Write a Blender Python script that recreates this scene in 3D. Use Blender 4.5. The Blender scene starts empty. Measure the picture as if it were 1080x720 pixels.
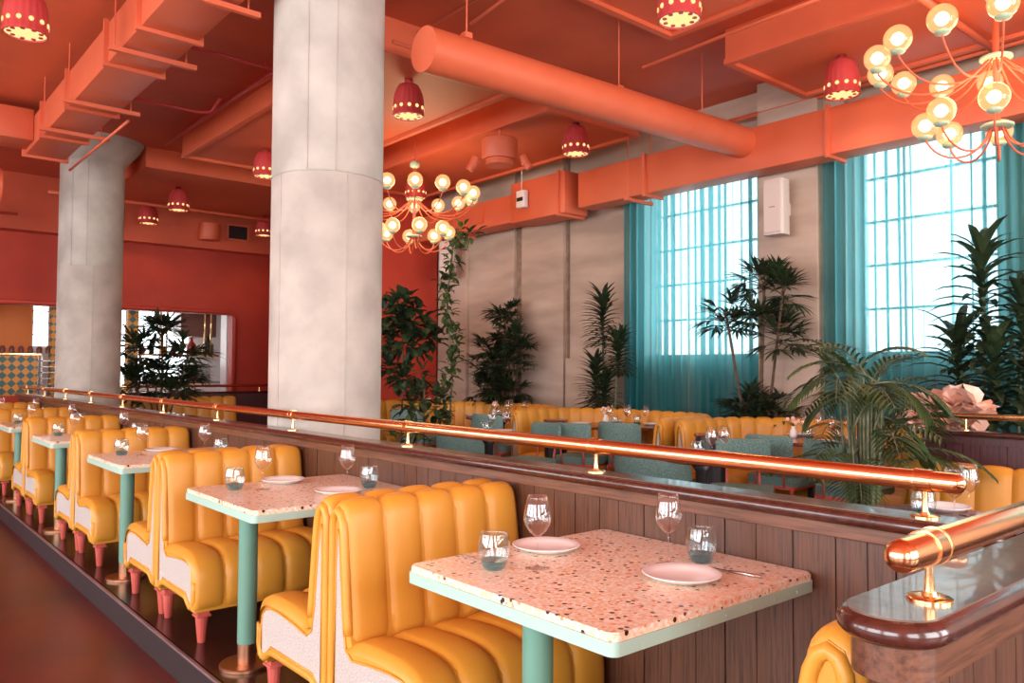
import bpy, bmesh, math, random
from mathutils import Vector, Matrix
random.seed(7)
PI = math.pi
S = bpy.context.scene
COL = S.collection

# ------------------------------------------------------------------ camera
PSI, PITCH, ROLL = math.radians(40.4), math.atan(30.6/840), 0.005
fw = Vector((math.sin(PSI)*math.cos(PITCH), math.cos(PSI)*math.cos(PITCH), math.sin(PITCH)))
rt = Vector((math.cos(PSI), -math.sin(PSI), 0)); up = rt.cross(fw)
rt2 = rt*math.cos(ROLL)+up*math.sin(ROLL); up2 = up*math.cos(ROLL)-rt*math.sin(ROLL)
cam = bpy.data.cameras.new('camera'); co = bpy.data.objects.new('camera', cam); COL.objects.link(co)
cam.sensor_width = 36; cam.lens = 28; cam.clip_start = 0.05; cam.clip_end = 200
M3 = Matrix((rt2, up2, -fw)).transposed()
co.matrix_world = Matrix.Translation((0, 0, 1.455)) @ M3.to_4x4()
S.camera = co
# ------------------------------------------------------------------ world, light, exposure
S.view_settings.view_transform = 'Standard'; S.view_settings.look = 'None'
S.view_settings.gamma = 1; S.view_settings.use_curve_mapping = False
S.view_settings.exposure = 0.20
w = bpy.data.worlds.new('daylight'); S.world = w; w.use_nodes = True
bg = w.node_tree.nodes['Background']; bg.inputs[0].default_value = (0.86, 0.94, 1.0, 1); bg.inputs[1].default_value = 4.6

def area(name, loc, direction, sx, sy, power, col):
    l = bpy.data.lights.new(name, 'AREA'); l.shape = 'RECTANGLE'; l.size = sx; l.size_y = sy
    l.energy = power; l.color = col; l.spread = math.radians(150)
    o = bpy.data.objects.new(name, l); COL.objects.link(o); o.location = loc
    o.rotation_euler = Vector(direction).to_track_quat('-Z', 'Y').to_euler(); return o
DAY = (1.0, 0.975, 0.965)
for i, y in enumerate((-1.5, 2.5, 6.5, 10.5)):
    area('window_daylight', (-5.05, y, 2.2), (1, 0, -0.12), 3.2, 3.0, (125, 125, 70, 60)[i], DAY)
for i, x in enumerate((-2.0, 2.0, 5.6)):
    area('window_daylight', (x, -4.4, 2.2), (0, 1, -0.05), 2.6, 3.0, 115, DAY)  # lamps added behind the camera to brighten faces turned that way
area('bar_daylight', (2.9, 17.1, 2.2), (0, -1, 0), 2.0, 1.8, 30, DAY)
area('bar_daylight', (5.0, 17.1, 2.2), (0, -1, 0), 2.0, 1.8, 30, DAY)

# ------------------------------------------------------------------ materials
MAT = {}
def mat(name, col, rough=0.5, metal=0.0, **kw):
    m = bpy.data.materials.new(name); m.use_nodes = True
    b = m.node_tree.nodes['Principled BSDF']
    b.inputs['Base Color'].default_value = (*col, 1); b.inputs['Roughness'].default_value = rough
    b.inputs['Metallic'].default_value = metal
    for k, v in kw.items(): b.inputs[k.replace('_', ' ')].default_value = v
    MAT[name] = m; return m
def N(m, t): return m.node_tree.nodes.new(t)
def L(m, a, b): m.node_tree.links.new(a, b)
def coords(m, scale=(1, 1, 1), rot=(0, 0, 0)):
    tc = N(m, 'ShaderNodeTexCoord'); mp = N(m, 'ShaderNodeMapping')
    mp.inputs['Scale'].default_value = scale; mp.inputs['Rotation'].default_value = rot
    L(m, tc.outputs['Object'], mp.inputs['Vector']); return mp.outputs['Vector']
def ramp(m, fac, stops, interp='LINEAR'):
    r = N(m, 'ShaderNodeValToRGB'); r.color_ramp.interpolation = interp
    while len(r.color_ramp.elements) < len(stops): r.color_ramp.elements.new(0.5)
    for e, (p, c) in zip(r.color_ramp.elements, stops): e.position = p; e.color = (*c, 1)
    L(m, fac, r.inputs[0]); return r.outputs[0]
def noise(m, vec, scale, detail=3, rough=0.5):
    n = N(m, 'ShaderNodeTexNoise'); n.inputs['Scale'].default_value = scale
    n.inputs['Detail'].default_value = detail; n.inputs['Roughness'].default_value = rough
    if vec is not None: L(m, vec, n.inputs['Vector'])
    return n.outputs[0]
def bump(m, h, strength, dist=0.01):
    b = N(m, 'ShaderNodeBump'); b.inputs['Strength'].default_value = strength; b.inputs['Distance'].default_value = dist
    L(m, h, b.inputs['Height']); L(m, b.outputs[0], m.node_tree.nodes['Principled BSDF'].inputs['Normal'])
def var(name, c1, c2, scale, rough=0.5, sc=(1, 1, 1), bmp=0, dist=0.01, p=(0.35, 0.65), detail=3, **kw):
    m = mat(name, c1, rough, **kw); v = coords(m, sc); n = noise(m, v, scale, detail)
    L(m, ramp(m, n, [(p[0], c1), (p[1], c2)]), m.node_tree.nodes['Principled BSDF'].inputs['Base Color'])
    if bmp: bump(m, n, bmp, dist)
    return m
var('coral', (0.68, 0.130, 0.052), (0.61, 0.108, 0.042), 1.6, 0.5)
var('coral_shaded', (0.62, 0.098, 0.038), (0.50, 0.074, 0.030), 1.1, 0.6, bmp=0.25, dist=0.02)  # same coral paint, darkened to put the ceiling's shade into the colour
var('red_wall', (0.50, 0.042, 0.017), (0.40, 0.030, 0.012), 1.3, 0.6)
var('concrete', (0.52, 0.465, 0.40), (0.37, 0.325, 0.28), 2.6, 0.75, bmp=0.12, detail=6)
m = var('board_concrete', (0.52, 0.38, 0.30), (0.38, 0.27, 0.21), 1.7, 0.85, sc=(1, 0.5, 2.4), detail=6)
wv = N(m, 'ShaderNodeTexWave'); wv.bands_direction = 'Z'; wv.inputs['Scale'].default_value = 1.6; wv.inputs['Distortion'].default_value = 2.5; wv.inputs['Detail'].default_value = 3
L(m, coords(m), wv.inputs['Vector']); bump(m, wv.outputs[0], 0.18, 0.02)
var('rough_edge', (0.33, 0.22, 0.16), (0.22, 0.14, 0.10), 9, 0.9, bmp=0.5)
var('leather', (0.66, 0.295, 0.036), (0.60, 0.262, 0.028), 3, 0.42, bmp=0.0)
m = MAT['leather']; bump(m, noise(m, coords(m), 260, 2), 0.08, 0.002)
var('boucle', (0.56, 0.49, 0.45), (0.38, 0.33, 0.30), 160, 0.95, bmp=0.6, dist=0.004)
var('coral_leg', (0.58, 0.115, 0.085), (0.50, 0.09, 0.07), 8, 0.38)
mat('mint', (0.38, 0.57, 0.48), 0.38); mat('mint_pole', (0.13, 0.285, 0.215), 0.36)
mat('mint_pale', (0.42, 0.50, 0.33), 0.45)
def metalm(name, c, r): return mat(name, c, r, 1.0)
metalm('brass', (0.90, 0.47, 0.23), 0.19); metalm('gold', (0.95, 0.62, 0.30), 0.2); metalm('steel', (0.55, 0.52, 0.50), 0.25)
metalm('bronze', (0.45, 0.22, 0.13), 0.35)
def wood(name, c1, c2, grain, rough, spec=0.5, coat=0.0):
    m = mat(name, c1, rough); b = m.node_tree.nodes['Principled BSDF']; b.inputs['Coat Weight'].default_value = coat
    n1 = noise(m, coords(m, grain), 9, 6, 0.65)
    L(m, ramp(m, n1, [(0.30, c1), (0.52, c2), (0.70, tuple(x*1.25 for x in c2))]), b.inputs['Base Color'])
    bump(m, n1, 0.15, 0.003); return m
wood('wood_v', (0.028, 0.0088, 0.0042), (0.105, 0.038, 0.018), (14, 14, 0.55), 0.42)
wood('wood_h', (0.060, 0.021, 0.011), (0.160, 0.060, 0.030), (9, 0.5, 9), 0.35)
wood('wood_hx', (0.055, 0.019, 0.010), (0.145, 0.054, 0.028), (0.5, 9, 9), 0.35)
wood('wood_nose', (0.032, 0.009, 0.007), (0.065, 0.017, 0.011), (3, 3, 3), 0.22, coat=0.5)
wood('cap_top', (0.10, 0.052, 0.034), (0.15, 0.080, 0.052), (5, 0.6, 5), 0.30, coat=0.5)
wood('wood_dark', (0.040, 0.012, 0.014), (0.085, 0.026, 0.026), (9, 9, 0.5), 0.4)
wood('table_wood', (0.12, 0.028, 0.016), (0.22, 0.055, 0.03), (2, 2, 2), 0.22, coat=0.4)
m = var('floor_stain', (0.135, 0.017, 0.009), (0.050, 0.009, 0.006), 1.5, 0.33, detail=5, p=(0.3, 0.7)); bump(m, noise(m, coords(m), 6, 4), 0.05, 0.01)
m = var('platform_floor', (0.050, 0.014, 0.010), (0.030, 0.009, 0.008), 2.5, 0.22, detail=5)
mat('nosing', (0.35, 0.25, 0.26), 0.35, 0.7); mat('riser', (0.020, 0.008, 0.009), 0.6)
# terrazzo
m = mat('terrazzo', (0.8, 0.45, 0.3), 0.28); b = m.node_tree.nodes['Principled BSDF']; vec = coords(m)
def chips(scale, seed):
    v = N(m, 'ShaderNodeTexVoronoi'); v.inputs['Scale'].default_value = scale
    mp = N(m, 'ShaderNodeMapping'); mp.inputs['Location'].default_value = (seed, seed*.7, 0); L(m, vec, mp.inputs[0]); L(m, mp.outputs[0], v.inputs['Vector'])
    sep = N(m, 'ShaderNodeSeparateColor'); L(m, v.outputs['Color'], sep.inputs[0]); return v.outputs['Distance'], sep.outputs[0]
d1, r1 = chips(120, 0.3)
basec = ramp(m, r1, [(0.0, (0.80, 0.63, 0.47)), (0.35, (0.82, 0.53, 0.34)), (0.60, (0.86, 0.73, 0.60)), (0.84, (0.76, 0.29, 0.12)), (0.90, (0.86, 0.80, 0.72))], 'CONSTANT')
d2, r2 = chips(54, 5.1)
ma = N(m, 'ShaderNodeMath'); ma.operation = 'GREATER_THAN'; ma.inputs[1].default_value = 0.79; L(m, r2, ma.inputs[0])
mb = N(m, 'ShaderNodeMath'); mb.operation = 'LESS_THAN'; mb.inputs[1].default_value = 0.36; L(m, d2, mb.inputs[0])
mc = N(m, 'ShaderNodeMath'); mc.operation = 'MULTIPLY'; L(m, ma.outputs[0], mc.inputs[0]); L(m, mb.outputs[0], mc.inputs[1])
dark = ramp(m, r2, [(0.0, (0.035, 0.012, 0.014)), (0.93, (0.13, 0.03, 0.02)), (0.97, (0.45, 0.12, 0.05))], 'CONSTANT')
mx = N(m, 'ShaderNodeMix'); mx.data_type = 'RGBA'; L(m, mc.outputs[0], mx.inputs[0]); L(m, basec, mx.inputs[6]); L(m, dark, mx.inputs[7]); L(m, mx.outputs[2], b.inputs['Base Color'])
# fabrics
var('teal_boucle', (0.20, 0.32, 0.29), (0.075, 0.155, 0.145), 110, 0.95, bmp=0.6, dist=0.006)
var('speckle_boucle', (0.50, 0.42, 0.28), (0.20, 0.24, 0.20), 70, 0.95, bmp=0.6, dist=0.006)
var('leaf_dark', (0.012, 0.024, 0.010), (0.034, 0.055, 0.018), 6, 0.5)
var('leaf_mid', (0.022, 0.050, 0.014), (0.070, 0.105, 0.030), 5, 0.45)
var('leaf_light', (0.055, 0.13, 0.03), (0.12, 0.20, 0.06), 5, 0.5)
var('stem', (0.16, 0.09, 0.05), (0.08, 0.05, 0.03), 14, 0.8); var('cane', (0.17, 0.16, 0.09), (0.06, 0.08, 0.03), 20, 0.7)
mat('soil', (0.03, 0.02, 0.015), 0.95); mat('pot', (0.055, 0.03, 0.03), 0.5)
mat('white_paint', (0.80, 0.76, 0.74), 0.5); mat('plate', (0.86, 0.80, 0.78), 0.16); mat('black', (0.02, 0.015, 0.015), 0.35)
mat('orange_wall', (0.95, 0.28, 0.07), 0.6); mat('hood', (0.16, 0.06, 0.04), 0.4); mat('jar', (0.22, 0.07, 0.04), 0.3)
mat('lamp_red', (0.50, 0.050, 0.048), 0.35); mat('speaker_white', (0.60, 0.48, 0.43), 0.5); mat('red_vase', (0.30, 0.02, 0.015), 0.3)
var('peach_paper', (0.88, 0.50, 0.36), (0.84, 0.62, 0.52), 12, 0.8)
m = mat('diamond_tile', (0.9, 0.4, 0.04), 0.3); ck = N(m, 'ShaderNodeTexChecker'); ck.inputs['Scale'].default_value = 10.5
ck.inputs['Color1'].default_value = (0.85, 0.34, 0.03, 1); ck.inputs['Color2'].default_value = (0.055, 0.17, 0.15, 1)
tc = coords(m, (1, 0, 1), (0, PI/4, 0)); L(m, tc, ck.inputs['Vector']); L(m, ck.outputs[0], m.node_tree.nodes['Principled BSDF'].inputs['Base Color'])
def emis(name, c, s):
    m = bpy.data.materials.new(name); m.use_nodes = True; nt = m.node_tree; nt.nodes.clear()
    e = nt.nodes.new('ShaderNodeEmission'); e.inputs[0].default_value = (*c, 1); e.inputs[1].default_value = s
    o = nt.nodes.new('ShaderNodeOutputMaterial'); nt.links.new(e.outputs[0], o.inputs[0]); MAT[name] = m
emis('lamp_glow', (1.0, 0.66, 0.27), 1.25); emis('bulb', (1.0, 0.86, 0.62), 8.0)
def mixsh(name, parts):
    """layered shader: list of (shader type, colour, roughness) mixed by factors"""
    m = bpy.data.materials.new(name); m.use_nodes = True; nt = m.node_tree; nt.nodes.clear(); prev = None
    for t, c, r, f in parts:
        s = nt.nodes.new(t); s.inputs[0].default_value = (*c, 1)
        if 'Roughness' in s.inputs: s.inputs['Roughness'].default_value = r
        if t == 'ShaderNodeEmission': s.inputs[1].default_value = r
        if prev is None: prev = s.outputs[0]; continue
        mxx = nt.nodes.new('ShaderNodeMixShader')
        if f == 'fresnel':
            fr = nt.nodes.new('ShaderNodeLayerWeight'); fr.inputs[0].default_value = 0.5
            pw = nt.nodes.new('ShaderNodeMath'); pw.operation = 'POWER'; pw.inputs[1].default_value = 3.0; nt.links.new(fr.outputs['Facing'], pw.inputs[0])
            ml = nt.nodes.new('ShaderNodeMath'); ml.operation = 'MULTIPLY_ADD'; ml.inputs[1].default_value = 0.75; ml.inputs[2].default_value = 0.06; nt.links.new(pw.outputs[0], ml.inputs[0]); nt.links.new(ml.outputs[0], mxx.inputs[0])
        else: mxx.inputs[0].default_value = f
        nt.links.new(prev, mxx.inputs[1]); nt.links.new(s.outputs[0], mxx.inputs[2]); prev = mxx.outputs[0]
    o = nt.nodes.new('ShaderNodeOutputMaterial'); nt.links.new(prev, o.inputs[0]); MAT[name] = m
T_, G_, D_, TL, EM = 'ShaderNodeBsdfTransparent', 'ShaderNodeBsdfGlossy', 'ShaderNodeBsdfDiffuse', 'ShaderNodeBsdfTranslucent', 'ShaderNodeEmission'
mixsh('glass', [(T_, (0.975, 0.965, 0.96), 0, 0), (G_, (1, 1, 1), 0.02, 'fresnel')])
mixsh('pane', [(T_, (0.97, 0.98, 0.98), 0, 0), (G_, (1, 1, 1), 0.02, 0.04)])
mixsh('tumbler_glass', [(T_, (0.92, 0.955, 0.96), 0, 0), (G_, (1, 1, 1), 0.05, 'fresnel')])
mixsh('tumbler_base', [(T_, (0.48, 0.80, 0.88), 0, 0), (D_, (0.08, 0.42, 0.52), 0, 0.10), (G_, (1, 1, 1), 0.05, 'fresnel')])
mixsh('globe_glass', [(T_, (1.0, 0.80, 0.52), 0, 0), (EM, (1.0, 0.58, 0.26), 1.45, 0.45), (G_, (1, 0.9, 0.8), 0.03, 'fresnel')])  # emission in the glass stands in for the halo round the bulb
mixsh('curtain', [(D_, (0.004, 0.085, 0.105), 0, 0), (TL, (0.24, 0.70, 0.74), 0, 0.58), (T_, (0.88, 0.97, 0.97), 0, 0.27)])

# ------------------------------------------------------------------ mesh helpers
def obj(name, bm, m, parent=None, smooth=False, loc=None, fix=True):
    if fix: bmesh.ops.recalc_face_normals(bm, faces=bm.faces)
    me = bpy.data.meshes.new(name); bm.to_mesh(me); bm.free()
    for mm in (m if isinstance(m, (list, tuple)) else [m]): me.materials.append(MAT[mm])
    if smooth:
        for p in me.polygons: p.use_smooth = True
        if smooth != True:
            me.set_sharp_from_angle(angle=math.radians(smooth))
    o = bpy.data.objects.new(name, me); COL.objects.link(o)
    if parent: o.parent = parent
    if loc: o.location = loc
    return o
def tag(o, label, cat, group=None, kind=None):
    o['label'] = label; o['category'] = cat
    if group: o['group'] = group
    if kind: o['kind'] = kind
    return o
def thing(name, label, cat, loc=(0, 0, 0), rz=0, group=None):
    o = bpy.data.objects.new(name, None); COL.objects.link(o); o.location = loc; o.rotation_euler = (0, 0, rz)
    o.empty_display_size = 0.1
    return tag(o, label, cat, group)
def struct(name, bm, m, **k):
    o = obj(name, bm, m, **k); o['kind'] = 'structure'; return o
def dup(root, loc, rz=None, label=None, group=None, scale=None):
    def cp(o, par):
        c = o.copy(); COL.objects.link(c)
        if par: c.parent = par
        for ch in list(o.children): cp(ch, c)
        return c
    r = cp(root, None); r.location = loc
    if rz is not None: r.rotation_euler = (0, 0, rz)
    if scale: r.scale = (scale,)*3
    if label: r['label'] = label
    if group: r['group'] = group
    return r
def NB(): return bmesh.new()
def box(bm, x0, x1, y0, y1, z0, z1, bev=0):
    r = bmesh.ops.create_cube(bm, size=1.0); vs = r['verts']
    for v in vs: v.co = Vector(((x0+x1)/2+v.co.x*(x1-x0), (y0+y1)/2+v.co.y*(y1-y0), (z0+z1)/2+v.co.z*(z1-z0)))
    if bev:
        es = list({e for v in vs for e in v.link_edges}); bmesh.ops.bevel(bm, geom=es, offset=bev, segments=2, affect='EDGES', profile=0.5)
    return bm
def BX(*a, **k): return box(NB(), *a, **k)
def lathe(bm, prof, n=24, c=(0, 0, 0), mod=None, cap=True):
    rings = []
    for r, z in prof:
        ring = []
        for i in range(n):
            a = 2*PI*i/n; rr = r*(mod(a, z) if mod else 1)
            ring.append(bm.verts.new((c[0]+rr*math.cos(a), c[1]+rr*math.sin(a), c[2]+z)))
        rings.append(ring)
    for a, b_ in zip(rings, rings[1:]):
        for i in range(n): bm.faces.new((a[i], a[(i+1) % n], b_[(i+1) % n], b_[i]))
    if cap:
        for ring, r in ((rings[0], prof[0][0]), (rings[-1], prof[-1][0])):
            if r > 1e-5: bm.faces.new(ring)
    return bm
def tube(bm, pts, r, n=8, closed=False, rads=None):
    pts = [Vector(p) for p in pts]; rings = []; K = len(pts); prevu = None
    for k, p in enumerate(pts):
        if closed: d = pts[(k+1) % K]-pts[k-1]
        else: d = pts[min(k+1, K-1)]-pts[max(k-1, 0)]
        d.normalize()
        if prevu is None:
            a = Vector((0, 0, 1)) if abs(d.z) < 0.9 else Vector((1, 0, 0)); u = d.cross(a).normalized()
        else: u = (prevu-d*prevu.dot(d)).normalized()
        prevu = u; v = d.cross(u); rr = rads[k] if rads else r
        rings.append([bm.verts.new(p+u*(rr*math.cos(2*PI*i/n))+v*(rr*math.sin(2*PI*i/n))) for i in range(n)])
    pr = list(zip(rings, rings[1:]))+([(rings[-1], rings[0])] if closed else [])
    for a, b_ in pr:
        for i in range(n): bm.faces.new((a[i], a[(i+1) % n], b_[(i+1) % n], b_[i]))
    if not closed: bm.faces.new(rings[0]); bm.faces.new(rings[-1])
    return bm
def prism(bm, poly, z0, z1):
    """polygon in XY extruded z0..z1"""
    a = [bm.verts.new((x, y, z0)) for x, y in poly]; b_ = [bm.verts.new((x, y, z1)) for x, y in poly]; n = len(poly)
    bm.faces.new(a); bm.faces.new(b_)
    for i in range(n): bm.faces.new((a[i], a[(i+1) % n], b_[(i+1) % n], b_[i]))
    return bm
def xprism(bm, poly, x0, x1):
    """polygon in YZ extruded along x"""
    a = [bm.verts.new((x0, y, z)) for y, z in poly]; b_ = [bm.verts.new((x1, y, z)) for y, z in poly]; n = len(poly)
    fa = bm.faces.new(a); fb = bm.faces.new(b_)
    for i in range(n): bm.faces.new((a[i], a[(i+1) % n], b_[(i+1) % n], b_[i]))
    bm.normal_update(); bmesh.ops.triangulate(bm, faces=[fa, fb], ngon_method='EAR_CLIP'); return bm
def sphere(bm, c, r, u=16, v=10, sz=1):
    bmesh.ops.create_uvsphere(bm, u_segments=u, v_segments=v, radius=r, matrix=Matrix.Translation(c) @ Matrix.Diagonal((1, 1, sz, 1))); return bm
def disc_y(bm, c, nrm, r, t=0.004, n=10):
    nrm = Vector(nrm).normalized(); tube(bm, [Vector(c), Vector(c)+nrm*t], r, n); return bm

# ------------------------------------------------------------------ structure
PZ = 0.14        # raised seating platform
struct('floor', BX(-5.2, 1.275, -4.6, 18, -0.1, 0), 'floor_stain')
struct('floor', BX(1.285, 7.3, -4.6, 14.3, -0.1, PZ-0.001), 'platform_floor')
struct('trim_1', BX(1.262, 1.284, -4.5, 14.2, 0, PZ-0.012), 'riser')
struct('trim_2', BX(1.258, 1.276, -4.5, 14.2, PZ-0.010, PZ+0.002, bev=0.003), 'nosing')
SL = 4.42
struct('ceiling', BX(-5.2, 9, -4.6, 18.5, SL, SL+0.2), 'coral_shaded')
def panel(x0, x1, y0, y1, z0, lip=True):
    bm = BX(x0, x1, y0, y1, z0, SL+0.01)
    struct('ceiling', bm, 'coral')
panel(3.28, 4.93, 5.70, 10.3, 4.15)
panel(5.50, 6.92, 5.92, 10.3, 4.15)
panel(5.82, 7.12, -1.5, 4.00, 4.15)
panel(3.0, 5.45, -1.5, 4.30, 4.36)
panel(3.1, 7.2, 11.2, 13.85, 4.15)
panel(-4.6, 1.78, -4.0, 10.2, 4.39)  # added panel; lighter coral stands in for light on this ceiling
# lips round the panels
def frame_rect(bm, x0, x1, y0, y1, z, w_=0.05, h=0.035):
    box(bm, x0-0.01, x0+w_, y0-0.01, y1+0.01, z-h, z+0.01); box(bm, x1-w_, x1+0.01, y0-0.01, y1+0.01, z-h, z+0.01)
    box(bm, x0+w_, x1-w_, y0-0.01, y0+w_, z-h, z+0.01); box(bm, x0+w_, x1-w_, y1-w_, y1+0.01, z-h, z+0.01); return bm
for i, a in enumerate(((3.28, 4.93, 5.70, 10.3, 4.15), (5.50, 6.92, 5.92, 10.3, 4.15), (5.82, 7.12, -1.5, 4.0, 4.15), (3.0, 5.45, -1.5, 4.3, 4.36))):
    struct('trim_%d' % (i+3), frame_rect(NB(), *a), 'coral')

# window wall at X = 7.3 with real openings, recessed panels and piers
XW = 7.3
WIN = [(4.70, 6.22, 1.63, 3.75), (2.42, 3.66, 1.63, 3.75), (-1.2, 1.2, 1.63, 3.75)]
bm = NB()
ys = [-4.6]
for a, b_, z0, z1 in sorted(WIN): ys += [a, b_]
ys.append(10.4)
for k in range(0, len(ys), 2): box(bm, XW+0.10, XW+0.40, ys[k], ys[k+1], 0, SL)
for a, b_, z0, z1 in WIN:
    box(bm, XW+0.10, XW+0.40, a, b_, 0, z0); box(bm, XW+0.10, XW+0.40, a, b_, z1, SL)
struct('wall_right', bm, 'board_concrete')
# wall faces standing proud of the recesses
bm = NB()
for y0, y1, z0, z1 in ((9.80, 10.4, 0, SL), (8.54, 9.62, 0, SL), (7.54, 8.38, 0, SL), (6.36, 7.50, 0, 1.62), (3.70, 4.62, 0, SL)):
    box(bm, XW, XW+0.11, y0, y1, z0, z1, bev=0.006)
box(bm, XW-0.12, XW+0.05, 3.90, 4.56, 0, SL, bev=0.012)     # pier
box(bm, XW-0.06, XW+0.05, 9.58, 9.90, 0, SL, bev=0.01)
struct('wall_right', bm, 'board_concrete')
struct('trim_8', BX(XW+0.05, XW+0.105, 8.36, 8.56, 0, SL), 'rough_edge')
struct('trim_9', BX(XW+0.05, XW+0.105, 7.515, 7.56, 1.62, SL), 'rough_edge')
for wi, (a, b_, z0, z1) in enumerate(WIN):
    bm = NB(); x0, x1 = XW+0.24, XW+0.29
    for y in (a, b_-0.05): box(bm, x0, x1, y, y+0.05, z0, z1)
    nz = 5
    for k in range(nz+1):
        z = z0+(z1-z0-0.04)*k/nz; box(bm, x0, x1, a, b_, z, z+0.02)
    for k in (0.33, 0.66):
        y = a+(b_-a)*k; box(bm, x0+0.01, x1-0.01, y, y+0.015, z0, z1)
    f = struct('window_%d' % (wi+1), bm, 'white_paint')
    g = struct('window_pane', BX(x0+0.02, x0+0.026, a+0.02, b_-0.02, z0+0.02, z1-0.02), 'pane', parent=f)

# left wall with daylight windows; rear wall windows (behind the camera) added for light
def wall_with_windows(name, axis, pos, t, u0, u1, wins, m):
    bm = NB(); us = [u0]
    for a, b_ in wins: us += [a, b_]
    us.append(u1)
    def bb(a, b_, z0, z1):
        if axis == 'X': box(bm, pos-t, pos, a, b_, z0, z1)
        else: box(bm, a, b_, pos-t, pos, z0, z1)
    for k in range(0, len(us), 2): bb(us[k], us[k+1], 0, SL)
    for a, b_ in wins: bb(a, b_, 0, 0.6); bb(a, b_, 3.8, SL)
    struct(name, bm, m)
wall_with_windows('wall_left', 'X', -5.2, 0.2, -4.6, 18, [(-3.2, 0.2), (0.8, 4.2), (4.8, 8.2), (8.8, 12.2)], 'red_wall')
wall_with_windows('wall_front', 'Y', -4.6, 0.2, -5.2, 7.5, [(-3.4, -0.6), (0.6, 3.4), (4.2, 7.0)], 'red_wall')
# red back wall with the opening to the bar, near stub of red wall
YR = 14.3
bm = NB()
ox0, ox1, oz0, oz1 = 0.3, 5.50, 1.02, 2.44
box(bm, -5.2, ox0, YR, YR+0.22, 0, SL); box(bm, ox1, 7.3, YR, YR+0.22, 0, SL)
box(bm, ox0, ox1, YR, YR+0.22, 0, oz0); box(bm, ox0, ox1, YR, YR+0.22, oz1, SL)
struct('wall_back', bm, 'red_wall')
bm = NB()          # raised rounded surround of the opening
r = 0.14; pts = [(ox0-0.04, oz1+0.04), (ox1+0.04-r, oz1+0.04)]
pts += [(ox1+0.04-r+r*math.sin(a), oz1+0.04-r+r*math.cos(a)) for a in [PI/2*k/6 for k in range(1, 7)]]+[(ox1+0.04, oz0)]
tube(bm, [(x, YR-0.005, z) for x, z in pts], 0.035, 10); struct('trim_10', bm, 'red_wall', smooth=True)
struct('wall_back', BX(-5.2, 7.3, YR-0.30, YR+0.05, 3.56, SL), 'coral_shaded')      # bulkhead
struct('wall_back', BX(5.25, 7.4, 10.4, 10.6, 0, SL), 'red_wall')
struct('wall_right', BX(7.28, 7.5, 10.4, 14.5, 0, SL), 'red_wall')
# bar room beyond the opening
struct('wall_back', BX(0.2, 2.78, 17.0, 17.2, 0, 3.0), 'orange_wall')
bm = NB()
for x0, x1, z0, z1 in ((3.08, 3.9, 0, 3), (3.9, 7.4, 0, 1.05), (3.9, 7.4, 2.75, 3), (5.66, 7.4, 1.05, 3), (2.78, 3.08, 0, 1.85), (2.78, 3.08, 2.75, 3)): box(bm, x0, x1, 17.0, 17.2, z0, z1)
struct('wall_back', bm, 'white_paint')
struct('wall_left', BX(0.1, 0.3, 14.5, 17.2, 0, 3.0), 'orange_wall'); struct('wall_right', BX(7.2, 7.4, 14.5, 17.2, 0, 3), 'white_paint')
struct('ceiling', BX(0.1, 7.4, 14.5, 17.2, 3.0, 3.1), 'white_paint'); struct('floor', BX(0.1, 7.4, 14.5, 17.2, 0.005, 0.05), 'floor_stain')
for wi, (x0, x1, z0, z1) in enumerate(((2.78, 3.08, 1.85, 2.75), (3.9, 5.66, 1.05, 2.75))):
    bm = NB(); n = 1 if wi == 0 else 3
    for k in range(n+1): box(bm, x0+(x1-x0-0.03)*k/n, x0+(x1-x0-0.03)*k/n+0.03, 17.05, 17.09, z0, z1)
    for k in range(5): box(bm, x0, x1, 17.05, 17.09, z0+(z1-z0-0.02)*k/4, z0+(z1-z0-0.02)*k/4+0.02)
    f = struct('window_%d' % (wi+4), bm, 'white_paint')
    struct('window_pane', BX(x0, x1, 17.065, 17.07, z0, z1), 'pane', parent=f)
struct('trim_12', BX(2.86, 3.04, 15.7, 15.9, 0.05, 3.0), 'diamond_tile'); struct('trim_13', BX(4.10, 4.28, 15.7, 15.9, 0.05, 3.0), 'diamond_tile')
struct('trim_14', BX(5.62, 5.98, 14.9, 15.2, 0.05, 3.0), 'white_paint')

# round concrete columns with flared heads
def column(loc, label):
    t = thing('column', label, 'column', (loc[0], loc[1], 0), group=None)
    bm = lathe(NB(), [(0.38, PZ), (0.38, 2.75), (0.377, 2.755), (0.38, 2.76), (0.38, 4.12)], 64); obj('shaft', bm, 'concrete', t, 40)
    bm = lathe(NB(), [(0.381, 4.12), (0.42, 4.18), (0.62, SL)], 64); obj('capital', bm, 'concrete', t, 40)
    # joints left by the casting forms
    bm = NB(); rr = random.Random(5)
    for a0, za, zb in ((math.radians(222), 2.76, 4.1), (math.radians(250), 2.76, 4.1), (math.radians(190), 0.3, 2.74), (math.radians(262), 0.3, 2.74)):
        pts = [(0.381*math.cos(a0+rr.uniform(-.004, .004)), 0.381*math.sin(a0+rr.uniform(-.004, .004)), za+(zb-za)*k/14) for k in range(15)]
        tube(bm, pts, 0.004, 5)
    pts = [(0.381*math.cos(2*PI*k/40), 0.381*math.sin(2*PI*k/40), 2.757+rr.uniform(-.005, .005)) for k in range(40)]; tube(bm, pts, 0.004, 5, closed=True)
    obj('form_seam', bm, 'concrete', t, True)
    return t
column((2.60, 5.05), 'large round bare concrete column in front, rising behind the brass rail')
column((2.53, 11.5), 'more distant round concrete column with a flared head under the ceiling duct')

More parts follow.
